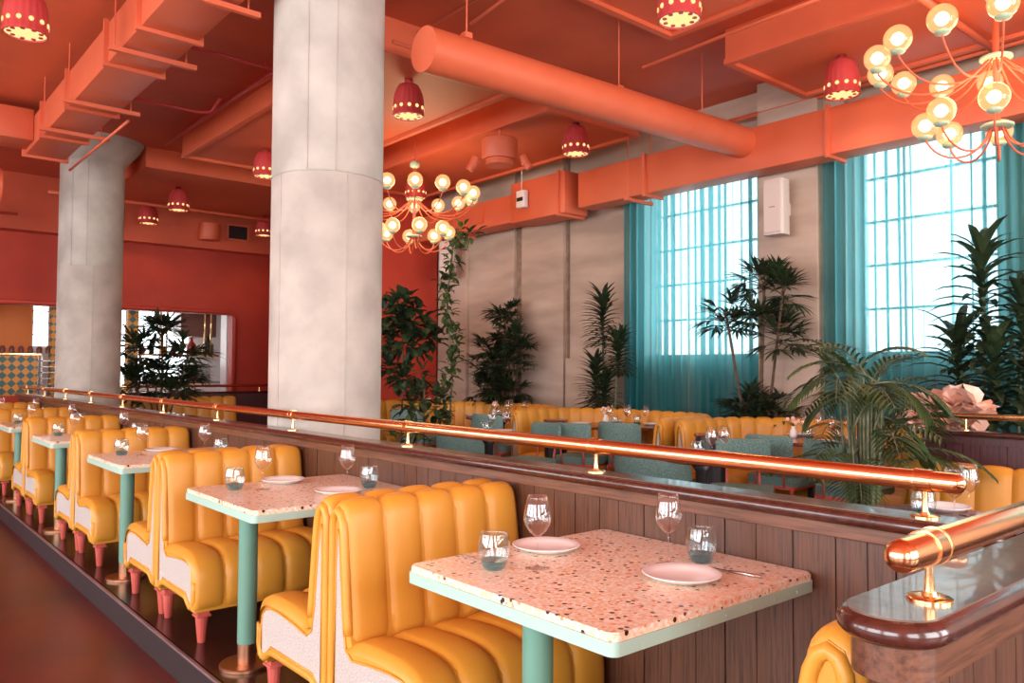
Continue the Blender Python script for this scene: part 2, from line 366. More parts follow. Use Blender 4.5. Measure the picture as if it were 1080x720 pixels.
# ------------------------------------------------------------------ partition with cap, brass rails
XP = 2.13; ZC = 1.083
def plank_wall(bm, p0, p1, z0, z1, th, wmin=0.075, wmax=0.13, seed=1, side=1):
    """vertical boards from p0 to p1 (2D), proud by small varying amounts"""
    rr = random.Random(seed); p0 = Vector(p0); p1 = Vector(p1); Lg = (p1-p0).length; d = (p1-p0)/Lg; n = Vector((-d.y, d.x))*side; s = 0
    while s < Lg-1e-4:
        w_ = min(rr.uniform(wmin, wmax), Lg-s)
        if Lg-s-w_ < 0.03: w_ = Lg-s
        a = p0+d*(s+0.0018); b_ = p0+d*(s+w_-0.0018); o = n*rr.uniform(0, 0.003)
        q = [a+o, b_+o, b_-n*th, a-n*th]; prism(bm, [(v.x, v.y) for v in q], z0, z1); s += w_
def sweep_profile(bm, path, prof, closed_prof=True):
    """path: list of 2D points; prof: (offset to left of path, z)"""
    P = [Vector(p) for p in path]; rings = []
    for k, p in enumerate(P):
        d0 = (P[k]-P[k-1]).normalized() if k > 0 else (P[1]-P[0]).normalized()
        d1_ = (P[k+1]-P[k]).normalized() if k < len(P)-1 else d0
        n0 = Vector((-d0.y, d0.x)); n1 = Vector((-d1_.y, d1_.x)); nn = (n0+n1).normalized(); sc = 1/max(0.4, nn.dot(n0))
        rings.append([bm.verts.new((p.x+nn.x*o*sc, p.y+nn.y*o*sc, z)) for o, z in prof])
    n = len(prof)
    for a, b_ in zip(rings, rings[1:]):
        for i in range(n if closed_prof else n-1): bm.faces.new((a[i], a[(i+1) % n], b_[(i+1) % n], b_[i]))
    if closed_prof: bm.faces.new(rings[0]); bm.faces.new(rings[-1])
    return bm
def half_nose(w_, zc, t=0.042, n=8):
    """cap board outer edge: full round nose at offset 0..-; flat top"""
    return [(w_*1.0, zc), (0.022, zc)]+[(0.022*(1-math.sin(PI*k/n)*1.0)-0.0, zc-t/2+t/2*math.cos(PI*k/n)) for k in range(n+1)]+[(w_, zc-t)]
# long run beside the booths, and the return in front of the camera with its rounded end
part = thing('partition', 'long dark wood panelled half wall behind the row of yellow booths', 'partition', (XP, 7, PZ))
def P2(o): return o
def local(o, t):
    """keep world placement while parenting to a moved empty"""
    o.location = Vector(o.location)-Vector(t.location); return o
bm = NB(); plank_wall(bm, (XP, 0.655), (XP, 13.9), PZ, 1.0, 0.02, seed=3, side=1)
local(obj('panelling', bm, 'wood_v', part), part)
local(obj('core', BX(2.155, 2.175, 0.66, 13.9, PZ, 1.02), 'wood_dark', part), part)
bm = NB(); plank_wall(bm, (2.195, 0.655), (2.195, 4.60), PZ, 1.0, 0.02, seed=4, side=-1); plank_wall(bm, (2.195, 5.50), (2.195, 10.8), PZ, 1.0, 0.02, seed=4, side=-1)
local(obj('panelling', bm, 'wood_v', part), part)
local(obj('rail_trim', BX(2.112, 2.20, 0.655, 13.9, 1.0, 1.042, bev=0.003), 'wood_h', part), part)
XC0, XC1 = 2.075, 2.205
def cap_long():
    bm = NB(); prof = []
    n = 8; t = 0.042
    prof = [(XC0+0.021-0.021*math.sin(PI*k/n), ZC-t/2+t/2*math.cos(PI*k/n)) for k in range(n+1)]
    prof += [(XC1, ZC-t), (XC1, ZC)]
    a = [bm.verts.new((x, 0.66, z)) for x, z in prof]; b_ = [bm.verts.new((x, 13.95, z)) for x, z in prof]; m_ = len(prof)
    bm.faces.new(a); bm.faces.new(b_)
    for i in range(m_): bm.faces.new((a[i], a[(i+1) % m_], b_[(i+1) % m_], b_[i]))
    return bm
local(obj('cap_nosing', cap_long(), 'wood_nose', part, 40), part)
local(obj('cap_top', BX(XC0+0.018, XC1-0.004, 0.655, 13.93, ZC-0.001, ZC+0.002), 'cap_top', part), part)
# near return, running to the right, rounded left end
ret = thing('partition', 'dark wood panelled half wall with a rounded end at the lower right corner', 'partition', (1.6, 0.575, PZ))
YA, YB = 0.490, 0.662; rc = (YB-YA)/2; yc = (YA+YB)/2; XE = 1.20
def stadium(x0, ya, yb, x1, n=16):
    r_ = (yb-ya)/2; c_ = (ya+yb)/2
    return [(x1, ya), (x0+r_, ya)]+[(x0+r_-r_*math.sin(PI*k/n), c_-r_*math.cos(PI*k/n)) for k in range(1, n)]+[(x0+r_, yb), (x1, yb)]
path = stadium(XE+0.045, YA+0.045, YB-0.045, 2.20)
bm = NB(); pp = [Vector(p) for p in path]
# boards following the rounded end
seg = []
for a, b_ in zip(pp, pp[1:]):
    Lg = (b_-a).length
    if Lg > 0.2:
        k = int(Lg/0.10); seg += [(a+(b_-a)*(i/k), a+(b_-a)*((i+1)/k)) for i in range(k)]
    else: seg.append((a, b_))
for i, (a, b_) in enumerate(seg):
    d = (b_-a).normalized(); n_ = Vector((d.y, -d.x)); g = 0.0016 if (b_-a).length > 0.05 else 0.0
    q = [a+d*g, b_-d*g, b_-d*g+n_*0.014, a+d*g+n_*0.014]; prism(bm, [(v.x, v.y) for v in q], PZ, 0.985)
local(obj('panelling', bm, 'wood_v', ret), ret)
local(obj('core', prism(NB(), stadium(XE+0.046, YA+0.046, YB-0.046, 2.20), PZ, 1.03), 'wood_dark', ret), ret)
local(obj('rail_trim', prism(NB(), stadium(XE+0.022, YA+0.022, YB-0.022, 2.20, 24), 0.985, 1.042), 'wood_hx', ret, 40), ret)
bm = NB(); sp = stadium(XE, YA, YB, 2.20, 24)
t = 0.042; n = 8
sweep_profile(bm, sp, [(-(0.021-0.021*math.sin(PI*k/n)), ZC-t/2+t/2*math.cos(PI*k/n)) for k in range(n+1)]+[(-0.05, ZC-t), (-0.05, ZC)])
bmesh.ops.scale(bm, vec=(1, 1, 1), verts=bm.verts)
for v in bm.verts: pass
local(obj('cap_nosing', bm, 'wood_nose', ret, 50), ret)
local(obj('cap_top', prism(NB(), stadium(XE+0.016, YA+0.016, YB-0.016, 2.20, 24), ZC-0.03, ZC+0.002), 'cap_top', ret), ret)

def brass_rail(name_label, p0, p1, z, r, post_at, ball0=True, ball1=True):
    p0 = Vector(p0).to_3d(); p1 = Vector(p1).to_3d(); d = (p1-p0).normalized(); Lg = (p1-p0).length
    t = thing('handrail', name_label, 'handrail', (p0.x, p0.y, ZC))
    bm = NB(); z_ = z-ZC
    pts, rads = [], []
    if ball0:
        for k in range(7): a = PI/2*k/6; pts.append(d*(r*(1-math.cos(a)))+Vector((0, 0, z_))); rads.append(max(0.0006, r*math.sin(a)))
    else: pts.append(Vector((0, 0, z_))); rads.append(r)
    m_ = 2
    if ball1:
        for k in range(7): a = PI/2*(1-k/6); pts.append(d*(Lg-r*(1-math.cos(a)))+Vector((0, 0, z_))); rads.append(max(0.0006, r*math.sin(a)))
    else: pts.append(d*Lg+Vector((0, 0, z_))); rads.append(r)
    tube(bm, pts, r, 28, rads=rads); obj('rail', bm, 'brass', t, 40)
    for s in post_at:
        c = d*s
        bm = NB(); tube(bm, [c+d*-0.022+Vector((0, 0, z_)), c+d*0.022+Vector((0, 0, z_))], r*1.13, 28); obj('collar', bm, 'brass', t, 40)
        bm = NB(); tube(bm, [c+d*0.016+Vector((0, 0, z_)), c+d*0.022+Vector((0, 0, z_))], r*1.17, 28); obj('collar_ring', bm, 'gold', t, 40)
        p = lathe(NB(), [(0.009, 0.006), (0.0085, 0.02), (0.0065, 0.05), (0.0085, z_-r*0.6)], 14, c); ps = obj('post', p, 'gold', t, 40)
        fl = lathe(NB(), [(0.035, 0.002), (0.035, 0.006), (0.031, 0.008), (0.013, 0.009), (0.010, 0.016), (0.0, 0.016)], 24, c); fo = obj('flange', fl, 'gold', t, 40)
        bm = NB()
        for k in range(3): sphere(bm, c+Vector((0.021*math.cos(2*PI*k/3+.5), 0.021*math.sin(2*PI*k/3+.5), 0.008)), 0.0035, 8, 5, 0.5)
        obj('screw', bm, 'gold', fo, True)
    return t
brass_rail('long brass handrail running above the panelled half wall behind the booths', (2.145, 0.78), (2.145, 13.95), 1.178, 0.0255, [0.10, 1.26, 2.52, 3.80, 5.05, 6.3, 7.55, 8.8, 10.05, 11.3, 12.5], True, False)
brass_rail('near brass handrail with a ball end at the lower right corner of the picture', (1.248, 0.558), (2.2, 0.558), 1.170, 0.0265, [0.125], True, False)

# ------------------------------------------------------------------ tufted upholstery
def tufted(bm, path, prof, chan, bulge, sub=8, ends=True, tuck=None):
    """path: 2D polyline (open); prof: list of (inward offset, z); bulge pushes along profile normal per channel"""
    P = [Vector(p) for p in path]; cum = [0]
    for a, b_ in zip(P, P[1:]): cum.append(cum[-1]+(b_-a).length)
    Lg = cum[-1]; nch = max(1, round(Lg/chan)); cw = Lg/nch
    nor = []
    for i in range(len(prof)):
        a = prof[max(0, i-1)]; b_ = prof[min(len(prof)-1, i+1)]; dx, dz = b_[0]-a[0], b_[1]-a[1]; l = math.hypot(dx, dz) or 1; nor.append((dz/l, -dx/l))
    def at(s):
        for k in range(len(P)-1):
            if s <= cum[k+1]+1e-6 or k == len(P)-2:
                f = (s-cum[k])/(cum[k+1]-cum[k]); p = P[k]+(P[k+1]-P[k])*f
                def tg(j): return (P[min(j+1, len(P)-1)]-P[max(j-1, 0)]).normalized()
                d = (tg(k)*(1-f)+tg(k+1)*f).normalized(); return p, Vector((-d.y, d.x))
    rings = []
    for c in range(nch):
        for j in range(sub+1):
            if c > 0 and j == 0: continue
            u = j/sub; s = c*cw+u*cw; b0 = bulge*(1.25*(1-abs(2*u-1)**2.3)**0.5-0.25); p, n_ = at(s)
            if (c == 0 and j == 0) or (c == nch-1 and j == sub): b0 = -bulge*0.3 if tuck is None else -tuck
            ring = []
            for i, (o, z) in enumerate(prof):
                taper = min(1, i/1.5, (len(prof)-1-i)/1.5)
                # normal points to outside of profile
                oo = o-nor[i][0]*b0*taper; zz = z-nor[i][1]*b0*taper
                ring.append(bm.verts.new((p.x+n_.x*oo, p.y+n_.y*oo, zz)))
            rings.append(ring)
    m_ = len(prof)
    for a, b_ in zip(rings, rings[1:]):
        for i in range(m_-1): bm.faces.new((a[i], a[i+1], b_[i+1], b_[i]))
    if ends: bm.faces.new(rings[0]); bm.faces.new(rings[-1])
    return bm
# profiles: travel so that (dz,-dx) points OUT of the cushion -> reversed below by sign
BACK = [(0.02, 0.60), (0.0, 0.72), (0.004, 0.80), (0.018, 0.836), (0.045, 0.858), (0.074, 0.850), (0.094, 0.822), (0.104, 0.77), (0.116, 0.68), (0.128, 0.56), (0.142, 0.44), (0.15, 0.385)]
SEAT = [(0.135, 0.385), (0.20, 0.405), (0.30, 0.415), (0.42, 0.418), (0.50, 0.410), (0.553, 0.385), (0.578, 0.345), (0.586, 0.29), (0.588, 0.22), (0.582, 0.165)]
def smooth_prof(pr, k=2):
    for _ in range(k):
        q = [pr[0]]
        for a, b_ in zip(pr, pr[1:]): q += [(a[0]*.75+b_[0]*.25, a[1]*.75+b_[1]*.25), (a[0]*.25+b_[0]*.75, a[1]*.25+b_[1]*.75)]
        pr = q+[pr[-1]]
    return pr
BACKS, SEATS = smooth_prof(BACK, 1), smooth_prof(SEAT, 1)
OUT = [(0.002, 0.15), (0.065, 0.15), (0.10, 0.195), (0.47, 0.195), (0.515, 0.15), (0.588, 0.15), (0.592, 0.22), (0.590, 0.30), (0.578, 0.355), (0.545, 0.395), (0.49, 0.412), (0.40, 0.415), (0.28, 0.405), (0.165, 0.390),
       (0.148, 0.43), (0.135, 0.55), (0.120, 0.68), (0.106, 0.79), (0.088, 0.835), (0.055, 0.852), (0.022, 0.838), (0.005, 0.80)]
def inset(poly, d):
    n = len(poly); out = []
    area_ = sum(poly[i][0]*poly[(i+1) % n][1]-poly[(i+1) % n][0]*poly[i][1] for i in range(n)); sg = 1 if area_ > 0 else -1
    for i in range(n):
        p0, p1, p2 = Vector(poly[i-1]), Vector(poly[i]), Vector(poly[(i+1) % n])
        a = (p1-p0).normalized(); b_ = (p2-p1).normalized(); na = Vector((-a.y, a.x))*sg; nb = Vector((-b_.y, b_.x))*sg; nn = (na+nb)
        if nn.length < 1e-6: nn = na
        nn.normalize(); k = d/max(0.5, nn.dot(na)); out.append((p1.x+nn.x*k, p1.y+nn.y*k))
    return out
INS = [(0.045, 0.205), (0.088, 0.205), (0.108, 0.228), (0.468, 0.228), (0.515, 0.186), (0.556, 0.184), (0.558, 0.30), (0.548, 0.340), (0.522, 0.362), (0.48, 0.374), (0.40, 0.376), (0.28, 0.366), (0.165, 0.350),
       (0.122, 0.375), (0.104, 0.46), (0.092, 0.56), (0.080, 0.66), (0.068, 0.745), (0.059, 0.765), (0.052, 0.745), (0.048, 0.60)]
LB = 0.765
def bench_proto(sg, label):
    """local: x from aisle end, y = sg*d, z above platform"""
    t = thing('booth_bench', label, 'booth bench', (1.34, 0, PZ))
    fl = lambda pl: [(sg*a, z) for a, z in pl]
    obj('base', xprism(NB(), fl(inset(OUT, 0.004)), -0.003, LB-0.01), 'leather', t, 30)
    if sg > 0: path = [(LB, 0), (0.0, 0)]      # inward normal must point to +y
    else: path = [(0.0, 0), (LB, 0)]
    path2 = [(-0.016, 0), (LB, 0)] if sg > 0 else [(LB, 0), (-0.016, 0)]
    path = [(0.0, 0), (LB, 0)] if sg > 0 else [(LB, 0), (0.0, 0)]
    obj('backrest', tufted(NB(), path, BACKS, 0.153, 0.015), 'leather', t, 60)
    obj('seat', tufted(NB(), path2, SEATS, 0.156, 0.017, sub=10, ends=False, tuck=0.022), 'leather', t, 60)
    for x in (0.0,):
        pn = obj('side_panel', xprism(NB(), fl(INS), x-0.006, x+0.01), 'boucle', t, 30)
        ring = inset(OUT, 0.016)
        # densify and round
        ring = ring[14:]+ring[:9]      # the seat cushion itself covers the top edge
        pts = []
        for a, b_ in zip(ring, ring[1:]):
            k = max(1, int(math.hypot(a[0]-b_[0], a[1]-b_[1])/0.03))
            pts += [(a[0]+(b_[0]-a[0])*i/k, a[1]+(b_[1]-a[1])*i/k) for i in range(k)]
        pts = [pts[0]]+[((pts[i-1][0]+2*pts[i][0]+pts[i+1][0])/4, (pts[i-1][1]+2*pts[i][1]+pts[i+1][1])/4) for i in range(1, len(pts)-1)]+[pts[-1]]
        obj('piping', tube(NB(), [(x-0.006, sg*a, z) for a, z in INS], 0.0045, 6, closed=True), 'leather', t, True)
        obj('piping', tube(NB(), [(x-0.002, sg*a, z) for a, z in pts], 0.0165, 10), 'leather', t, True)
    def leg(x, d):
        mod = lambda a, z: 1+0.05*math.cos(12*a) if z < 0.125 else 1
        bm = lathe(NB(), [(0.016, 0.0), (0.018, 0.004), (0.030, 0.125)], 48, (x, sg*d, 0), mod)
        box(bm, x-0.035, x+0.035, sg*d-0.035, sg*d+0.035, 0.125, 0.136, bev=0.003); box(bm, x-0.028, x+0.028, sg*d-0.028, sg*d+0.028, 0.134, 0.152)
        return obj('leg', bm, 'coral_leg', t, 40)
    for x in (0.045, LB-0.05):
        for d in (0.045, 0.545): leg(x, d)
    return t
JOIN = [0.615+1.93*k for k in range(7)]
ORD = ['nearest', 'second nearest', 'third nearest', 'fourth nearest', 'fifth nearest', 'farthest', 'farthest']
pA = bench_proto(1, 'x'); pB = bench_proto(-1, 'x')
BG = 'mustard leather channel-tufted booth benches along the aisle'
for k, y in enumerate(JOIN):
    for sg, pr in ((1, pA), (-1, pB)):
        if (k == 0 and sg < 0) or (k == 6 and sg > 0): continue
        yy = y+(0.045 if k == 0 else 0.003*sg)
        if sg > 0: lab = ('yellow tufted booth bench cut off at the bottom edge beside the rounded half wall' if k == 0 else 'yellow tufted booth bench with its back to the camera at the %s terrazzo table' % ORD[k])
        else: lab = 'yellow tufted booth bench facing the camera behind the %s terrazzo table' % ORD[k-1]
        if k == 0 and sg > 0: pr.location = (1.34, yy, PZ); pr['label'] = lab; pr['group'] = BG; continue
        if k == 1 and sg < 0: pr.location = (1.34, yy, PZ); pr['label'] = lab; pr['group'] = BG; continue
        dup(pr, (1.34, yy, PZ), None, lab, BG)

# ------------------------------------------------------------------ terrazzo tables
TY = [1.575, 3.50, 5.43, 7.36, 9.29, 11.22]
def rrect(x0, x1, y0, y1, r, n=6):
    pts = []
    for cx, cy, a0 in ((x1-r, y1-r, 0), (x0+r, y1-r, PI/2), (x0+r, y0+r, PI), (x1-r, y0+r, 3*PI/2)):
        pts += [(cx+r*math.cos(a0+PI/2*k/n), cy+r*math.sin(a0+PI/2*k/n)) for k in range(n+1)]
    return pts
HT = 0.75
def table_proto():
    t = thing('dining_table', 'x', 'table', (1.285, 0, PZ))
    W, Dp = 0.84, 0.405
    bm = prism(NB(), rrect(0.006, W-0.004, -Dp+0.004, Dp-0.004, 0.020), HT-0.022, HT)
    es = [e for e in bm.edges if abs(e.verts[0].co.z-HT) < 1e-5 and abs(e.verts[1].co.z-HT) < 1e-5]
    bmesh.ops.bevel(bm, geom=es, offset=0.004, segments=2, affect='EDGES')
    obj('tabletop', bm, 'terrazzo', t, 40)
    band = obj('edge_band', prism(NB(), rrect(0, W, -Dp, Dp, 0.024), HT-0.050, HT-0.0195), 'mint', t, 40)
    bm = NB()
    for k in range(7):
        for sy in (-1, 1): disc_y(bm, (0.08+k*0.11, sy*Dp, HT-0.037), (0, sy, 0), 0.004, 0.002, 8)
    obj('rivet', bm, 'mint', band, 40)
    px = 0.15
    obj('pole', lathe(NB(), [(0.041, 0.10), (0.041, HT-0.05)], 32, (px, 0, 0)), 'mint_pole', t, 40)
    obj('collar', lathe(NB(), [(0.040, 0.012), (0.040, 0.1001)], 32, (px, 0, 0)), 'bronze', t, 40)
    obj('base', lathe(NB(), [(0.115, 0), (0.115, 0.012), (0.111, 0.0155), (0, 0.0155)], 40, (px, 0, 0)), 'bronze', t, 40)
    return t
tp = table_proto(); TABLES = []
for k, y in enumerate(TY):
    lab = '%s square pink terrazzo table with mint edge on a round green pole' % (ORD[k] if k < 5 else 'farthest')
    if k == 0: tp.location.y = y; o = tp; o['label'] = lab; o['group'] = 'terrazzo booth tables'
    else: o = dup(tp, (1.285, y, PZ), None, lab, 'terrazzo booth tables')

# ------------------------------------------------------------------ tableware
def wine_proto():
    t = thing('wine_glass', 'x', 'wine glass')
    bowl = [(0.0015, 0.088), (0.010, 0.091), (0.024, 0.103), (0.036, 0.122), (0.0405, 0.137), (0.039, 0.155), (0.034, 0.18), (0.0285, 0.205)]
    inner = [(r-0.001, z) for r, z in reversed(bowl)][:-1]+[(0.0005, 0.0895)]
    obj('bowl', lathe(NB(), bowl+inner, 32, cap=False), 'glass', t, True)
    obj('stem', lathe(NB(), [(0.004, 0.0035), (0.0026, 0.02), (0.0024, 0.07), (0.0035, 0.0885)], 12), 'glass', t, True)
    obj('foot', lathe(NB(), [(0.036, 0.0), (0.036, 0.0012), (0.012, 0.003), (0.004, 0.006)], 32), 'glass', t, True)
    return t
def tumbler_proto():
    t = thing('tumbler', 'x', 'water glass')
    mod = lambda a, z: 1+0.012*math.cos(8*a+z*60)
    prof = [(0.027, 0.0), (0.031, 0.004), (0.040, 0.025), (0.046, 0.05), (0.046, 0.07), (0.042, 0.092), (0.039, 0.105)]
    inn = [(r-0.002, z) for r, z in reversed(prof)][:-2]+[(0.033, 0.012), (0.0, 0.010)]
    obj('cup', lathe(NB(), smooth_prof(prof, 1)+inn, 40, mod=mod, cap=False), 'tumbler_glass', t, True)
    obj('tinted_base', lathe(NB(), [(0.0, 0.0005), (0.0262, 0.0005), (0.0300, 0.005), (0.0370, 0.020), (0.0395, 0.028), (0.0, 0.018)], 32), 'tumbler_base', t, 50)
    return t
def plate_proto():
    t = lathe(NB(), [(0.0, 0.003), (0.055, 0.0), (0.060, 0.003), (0.085, 0.010), (0.104, 0.0195), (0.107, 0.022), (0.105, 0.023), (0.085, 0.0145), (0.062, 0.008), (0.0, 0.007)], 48, cap=False)
    return tag(obj('plate', t, 'plate', smooth=True), 'x', 'plate')
def knife_proto():
    t = thing('table_knife', 'x', 'knife')
    bm = NB(); tube(bm, [(0, 0, .005), (0.05, 0, .0055), (0.095, 0, .005)], 0.005, 8, rads=[.0055, .005, .004]); obj('handle', bm, 'steel', t, True)
    bm = NB(); prism(bm, [(0.095, -0.004), (0.10, -0.007), (0.18, -0.009), (0.205, -0.004), (0.21, 0.003), (0.18, 0.0045), (0.095, 0.004)], 0.004, 0.0055); obj('blade', bm, 'steel', t)
    return t
def fork_proto():
    t = thing('table_fork', 'x', 'fork')
    bm = NB(); prism(bm, [(0, -0.006), (0.06, -0.004), (0.12, -0.0028), (0.12, 0.0028), (0.06, 0.004), (0, 0.006)], 0.003, 0.005); obj('handle', bm, 'steel', t)
    bm = NB(); prism(bm, [(0.12, -0.003), (0.135, -0.011), (0.150, -0.012), (0.150, 0.012), (0.135, 0.011), (0.12, 0.003)], 0.003, 0.0048)
    for k in range(4): box(bm, 0.149, 0.195, -0.0115+k*0.0065, -0.0085+k*0.0065, 0.0032, 0.0046)
    obj('tines', bm, 'steel', t); return t
PR = {'wine_glass': wine_proto(), 'tumbler': tumbler_proto(), 'plate': plate_proto(), 'table_knife': knife_proto(), 'table_fork': fork_proto()}
USED = set()
def put(kind, x, y, z, label, group, rz=0.0, scale=None):
    pr = PR[kind]
    if kind not in USED:
        USED.add(kind); pr.location = (x, y, z); pr.rotation_euler = (0, 0, rz); pr['label'] = label; pr['group'] = group
        if scale: pr.scale = (scale,)*3
        return pr
    return dup(pr, (x, y, z), rz, label, group, scale)
ZT = PZ+HT
for k, y in enumerate(TY):
    nm = ORD[k] if k < 5 else 'farthest'
    # place towards the far bench (left in the picture) and place towards the near bench (right)
    put('plate', 1.72, y+0.275, ZT, 'white plate on the left side of the %s terrazzo table' % nm, 'plates on the booth tables')
    put('plate', 1.765, y-0.215, ZT, 'white plate on the right side of the %s terrazzo table' % nm, 'plates on the booth tables')
    put('wine_glass', 1.555, y+0.135, ZT, 'stemmed wine glass beside the left plate of the %s terrazzo table' % nm, 'wine glasses on the booth tables', rz=k*0.7)
    put('wine_glass', 1.885, y-0.075, ZT, 'stemmed wine glass behind the right plate of the %s terrazzo table' % nm, 'wine glasses on the booth tables', rz=k*0.5)
    put('tumbler', 1.447, y+0.20, ZT, 'blue-based tumbler by the aisle edge of the %s terrazzo table' % nm, 'tumblers on the booth tables', rz=k*1.3)
    put('tumbler', 1.975, y-0.125, ZT, 'blue-based tumbler by the half wall on the %s terrazzo table' % nm, 'tumblers on the booth tables', rz=k*0.9)
    if k < 4:
        put('table_knife', 1.945, y-0.345, ZT, 'steel knife right of the right plate on the %s terrazzo table' % nm, 'knives on the booth tables', rz=math.radians(98))
        put('table_fork', 1.475, y+0.385, ZT, 'steel fork left of the left plate on the %s terrazzo table' % nm, 'forks on the booth tables', rz=math.radians(-92))

# ------------------------------------------------------------------ curved booths along the window wall
def arc(cx, cy, r, a0, a1, n=8): return [(cx+r*math.cos(a0+(a1-a0)*k/n), cy+r*math.sin(a0+(a1-a0)*k/n)) for k in range(n+1)]
def u_booth(y0, y1, xe, xb, r, label, leg_x=None):
    """U opening towards -x; path walked so that the inside is on its left"""
    t = thing('curved_booth', label, 'booth', (xb, (y0+y1)/2, PZ), group='curved yellow booths along the window wall')
    # inside to the left: go from (xe,y0) towards +x, turn left (towards +y), come back
    path = [(xe, y0)]+arc(xb-r, y0+r, r, -PI/2, 0)+arc(xb-r, y1-r, r, 0, PI/2)+[(xe, y1)]
    sh = lambda pr, s=1.0: [(o*s, z) for o, z in pr]
    def dens(path):
        out = [path[0]]
        for a, b_ in zip(path, path[1:]):
            k = max(1, int(math.hypot(a[0]-b_[0], a[1]-b_[1])/0.12)); out += [(a[0]+(b_[0]-a[0])*i/k, a[1]+(b_[1]-a[1])*i/k) for i in range(1, k+1)]
        return out
    path = dens(path)
    B = [(o, z+0.02) for o, z in BACK]; Sx = [(o, z) for o, z in SEAT]
    for nm, pr, bl in (('backrest', B, 0.014), ('seat', Sx, 0.015)):
        o = obj(nm, tufted(NB(), path, smooth_prof(pr, 1), 0.165, bl, sub=6), 'leather', t, 60); local(o, t)
    for y, sg in ((y0, 1), (y1, -1)):
        o = obj('end_panel', xprism(NB(), [(sg*a+y, z) for a, z in INS], xe-0.012, xe), 'boucle', t); local(o, t)
        ring = inset(OUT, 0.016); o = obj('piping', tube(NB(), [(xe-0.008, y+sg*a, z) for a, z in ring], 0.017, 8, closed=True), 'leather', t, True); local(o, t)
        for d in (0.045, 0.545):
            o = obj('leg', lathe(NB(), [(0.017, 0), (0.030, 0.15)], 12, (xe+0.05, y+sg*d, 0)), 'coral_leg', t, True); local(o, t)
    o = obj('base', sweep_profile(NB(), path, [(0.03, 0.10), (0.03, 0.62), (0.10, 0.62), (0.14, 0.37), (0.55, 0.37), (0.56, 0.16), (0.50, 0.10)]), 'leather', t, 40); local(o, t)
    return t
def local(o, t):
    o.location = Vector(o.location)-Vector((t.location.x, t.location.y, 0)) if t.name.startswith('curved_booth') else Vector(o.location)-Vector(t.location); return o
u_booth(6.86, 9.05, 5.95, 6.90, 0.62, 'curved yellow booth against the concrete wall, in front of the bushy dark palm')
u_booth(4.62, 6.76, 5.75, 6.90, 0.62, 'curved yellow booth in front of the left teal curtain')
u_booth(2.36, 4.50, 5.75, 6.88, 0.62, 'curved yellow booth right of the dark barrel table, below the concrete pier')
# straight banquettes
def straight_bench(x0, y0, rz, Lg, label, z=PZ, sc=0.95):
    t = thing('banquette', label, 'bench', (x0, y0, z), rz)
    path = [(0, 0), (Lg, 0)]
    obj('backrest', tufted(NB(), path, BACKS, 0.20, 0.018, sub=8), 'leather', t, 60); obj('seat', tufted(NB(), path, SEATS, 0.20, 0.018, sub=8), 'leather', t, 60)
    obj('base', sweep_profile(NB(), path, [(0.01, 0.05), (0.01, 0.62), (0.10, 0.62), (0.14, 0.37), (0.55, 0.37), (0.56, 0.16), (0.50, 0.05)]), 'leather', t, 40)
    t.scale = (1, 1, sc); return t
straight_bench(5.20, 10.32, PI, 0.001+1.2, 'yellow banquette against the red wall behind the leafy tree')
bpy.data.objects['banquette'].location = (7.1, 10.32, PZ)
bpy.data.objects['banquette'].scale = (1.4, 1, 1.0)
straight_bench(5.46, 0.3, PI/2, 2.0, 'yellow banquette in front of the dark panelled partition at the right', sc=0.86)
straight_bench(5.10, 13.15, PI, 1.9, 'distant yellow banquette below the bar opening in the red wall', sc=1.0)

# far partitions
def small_partition(x0, y0, rz, Lg, label, rlabel, ztop=ZC):
    t = thing('partition', label, 'partition', (x0, y0, PZ), rz)
    bm = NB(); plank_wall(bm, (0, 0), (Lg, 0), 0, ztop-PZ-0.085, 0.03, 0.10, 0.16, 9, 1); obj('panelling', bm, 'wood_dark', t)
    obj('rail_trim', BX(-0.01, Lg, -0.05, 0.012, ztop-PZ-0.085, ztop-PZ-0.035), 'wood_dark', t)
    obj('cap', BX(-0.04, Lg, -0.09, 0.05, ztop-PZ-0.035, ztop-PZ, bev=0.012), 'wood_nose', t, 40)
    r_ = thing('handrail', rlabel, 'handrail', (x0, y0, ztop), rz)
    bm = NB(); tube(bm, [(0.06, -0.02, 0.093), (Lg, -0.02, 0.093)], 0.021, 16); sphere(bm, (0.06, -0.02, 0.093), 0.021, 14, 8); obj('rail', bm, 'brass', r_, True)
    s = 0.25
    while s < Lg:
        obj('post', lathe(NB(), [(0.026, 0), (0.026, 0.006), (0.008, 0.010), (0.008, 0.08)], 14, (s, -0.02, 0)), 'gold', r_, 40); s += 1.1
    return t
small_partition(5.60, 2.28, -PI/2, 3.4, 'dark purple-brown panelled half wall at the right behind the palm', 'brass handrail above the dark panelled half wall at the right')
small_partition(5.85, 13.28, PI, 2.9, 'distant dark half wall below the bar opening', 'distant brass handrail below the bar opening')

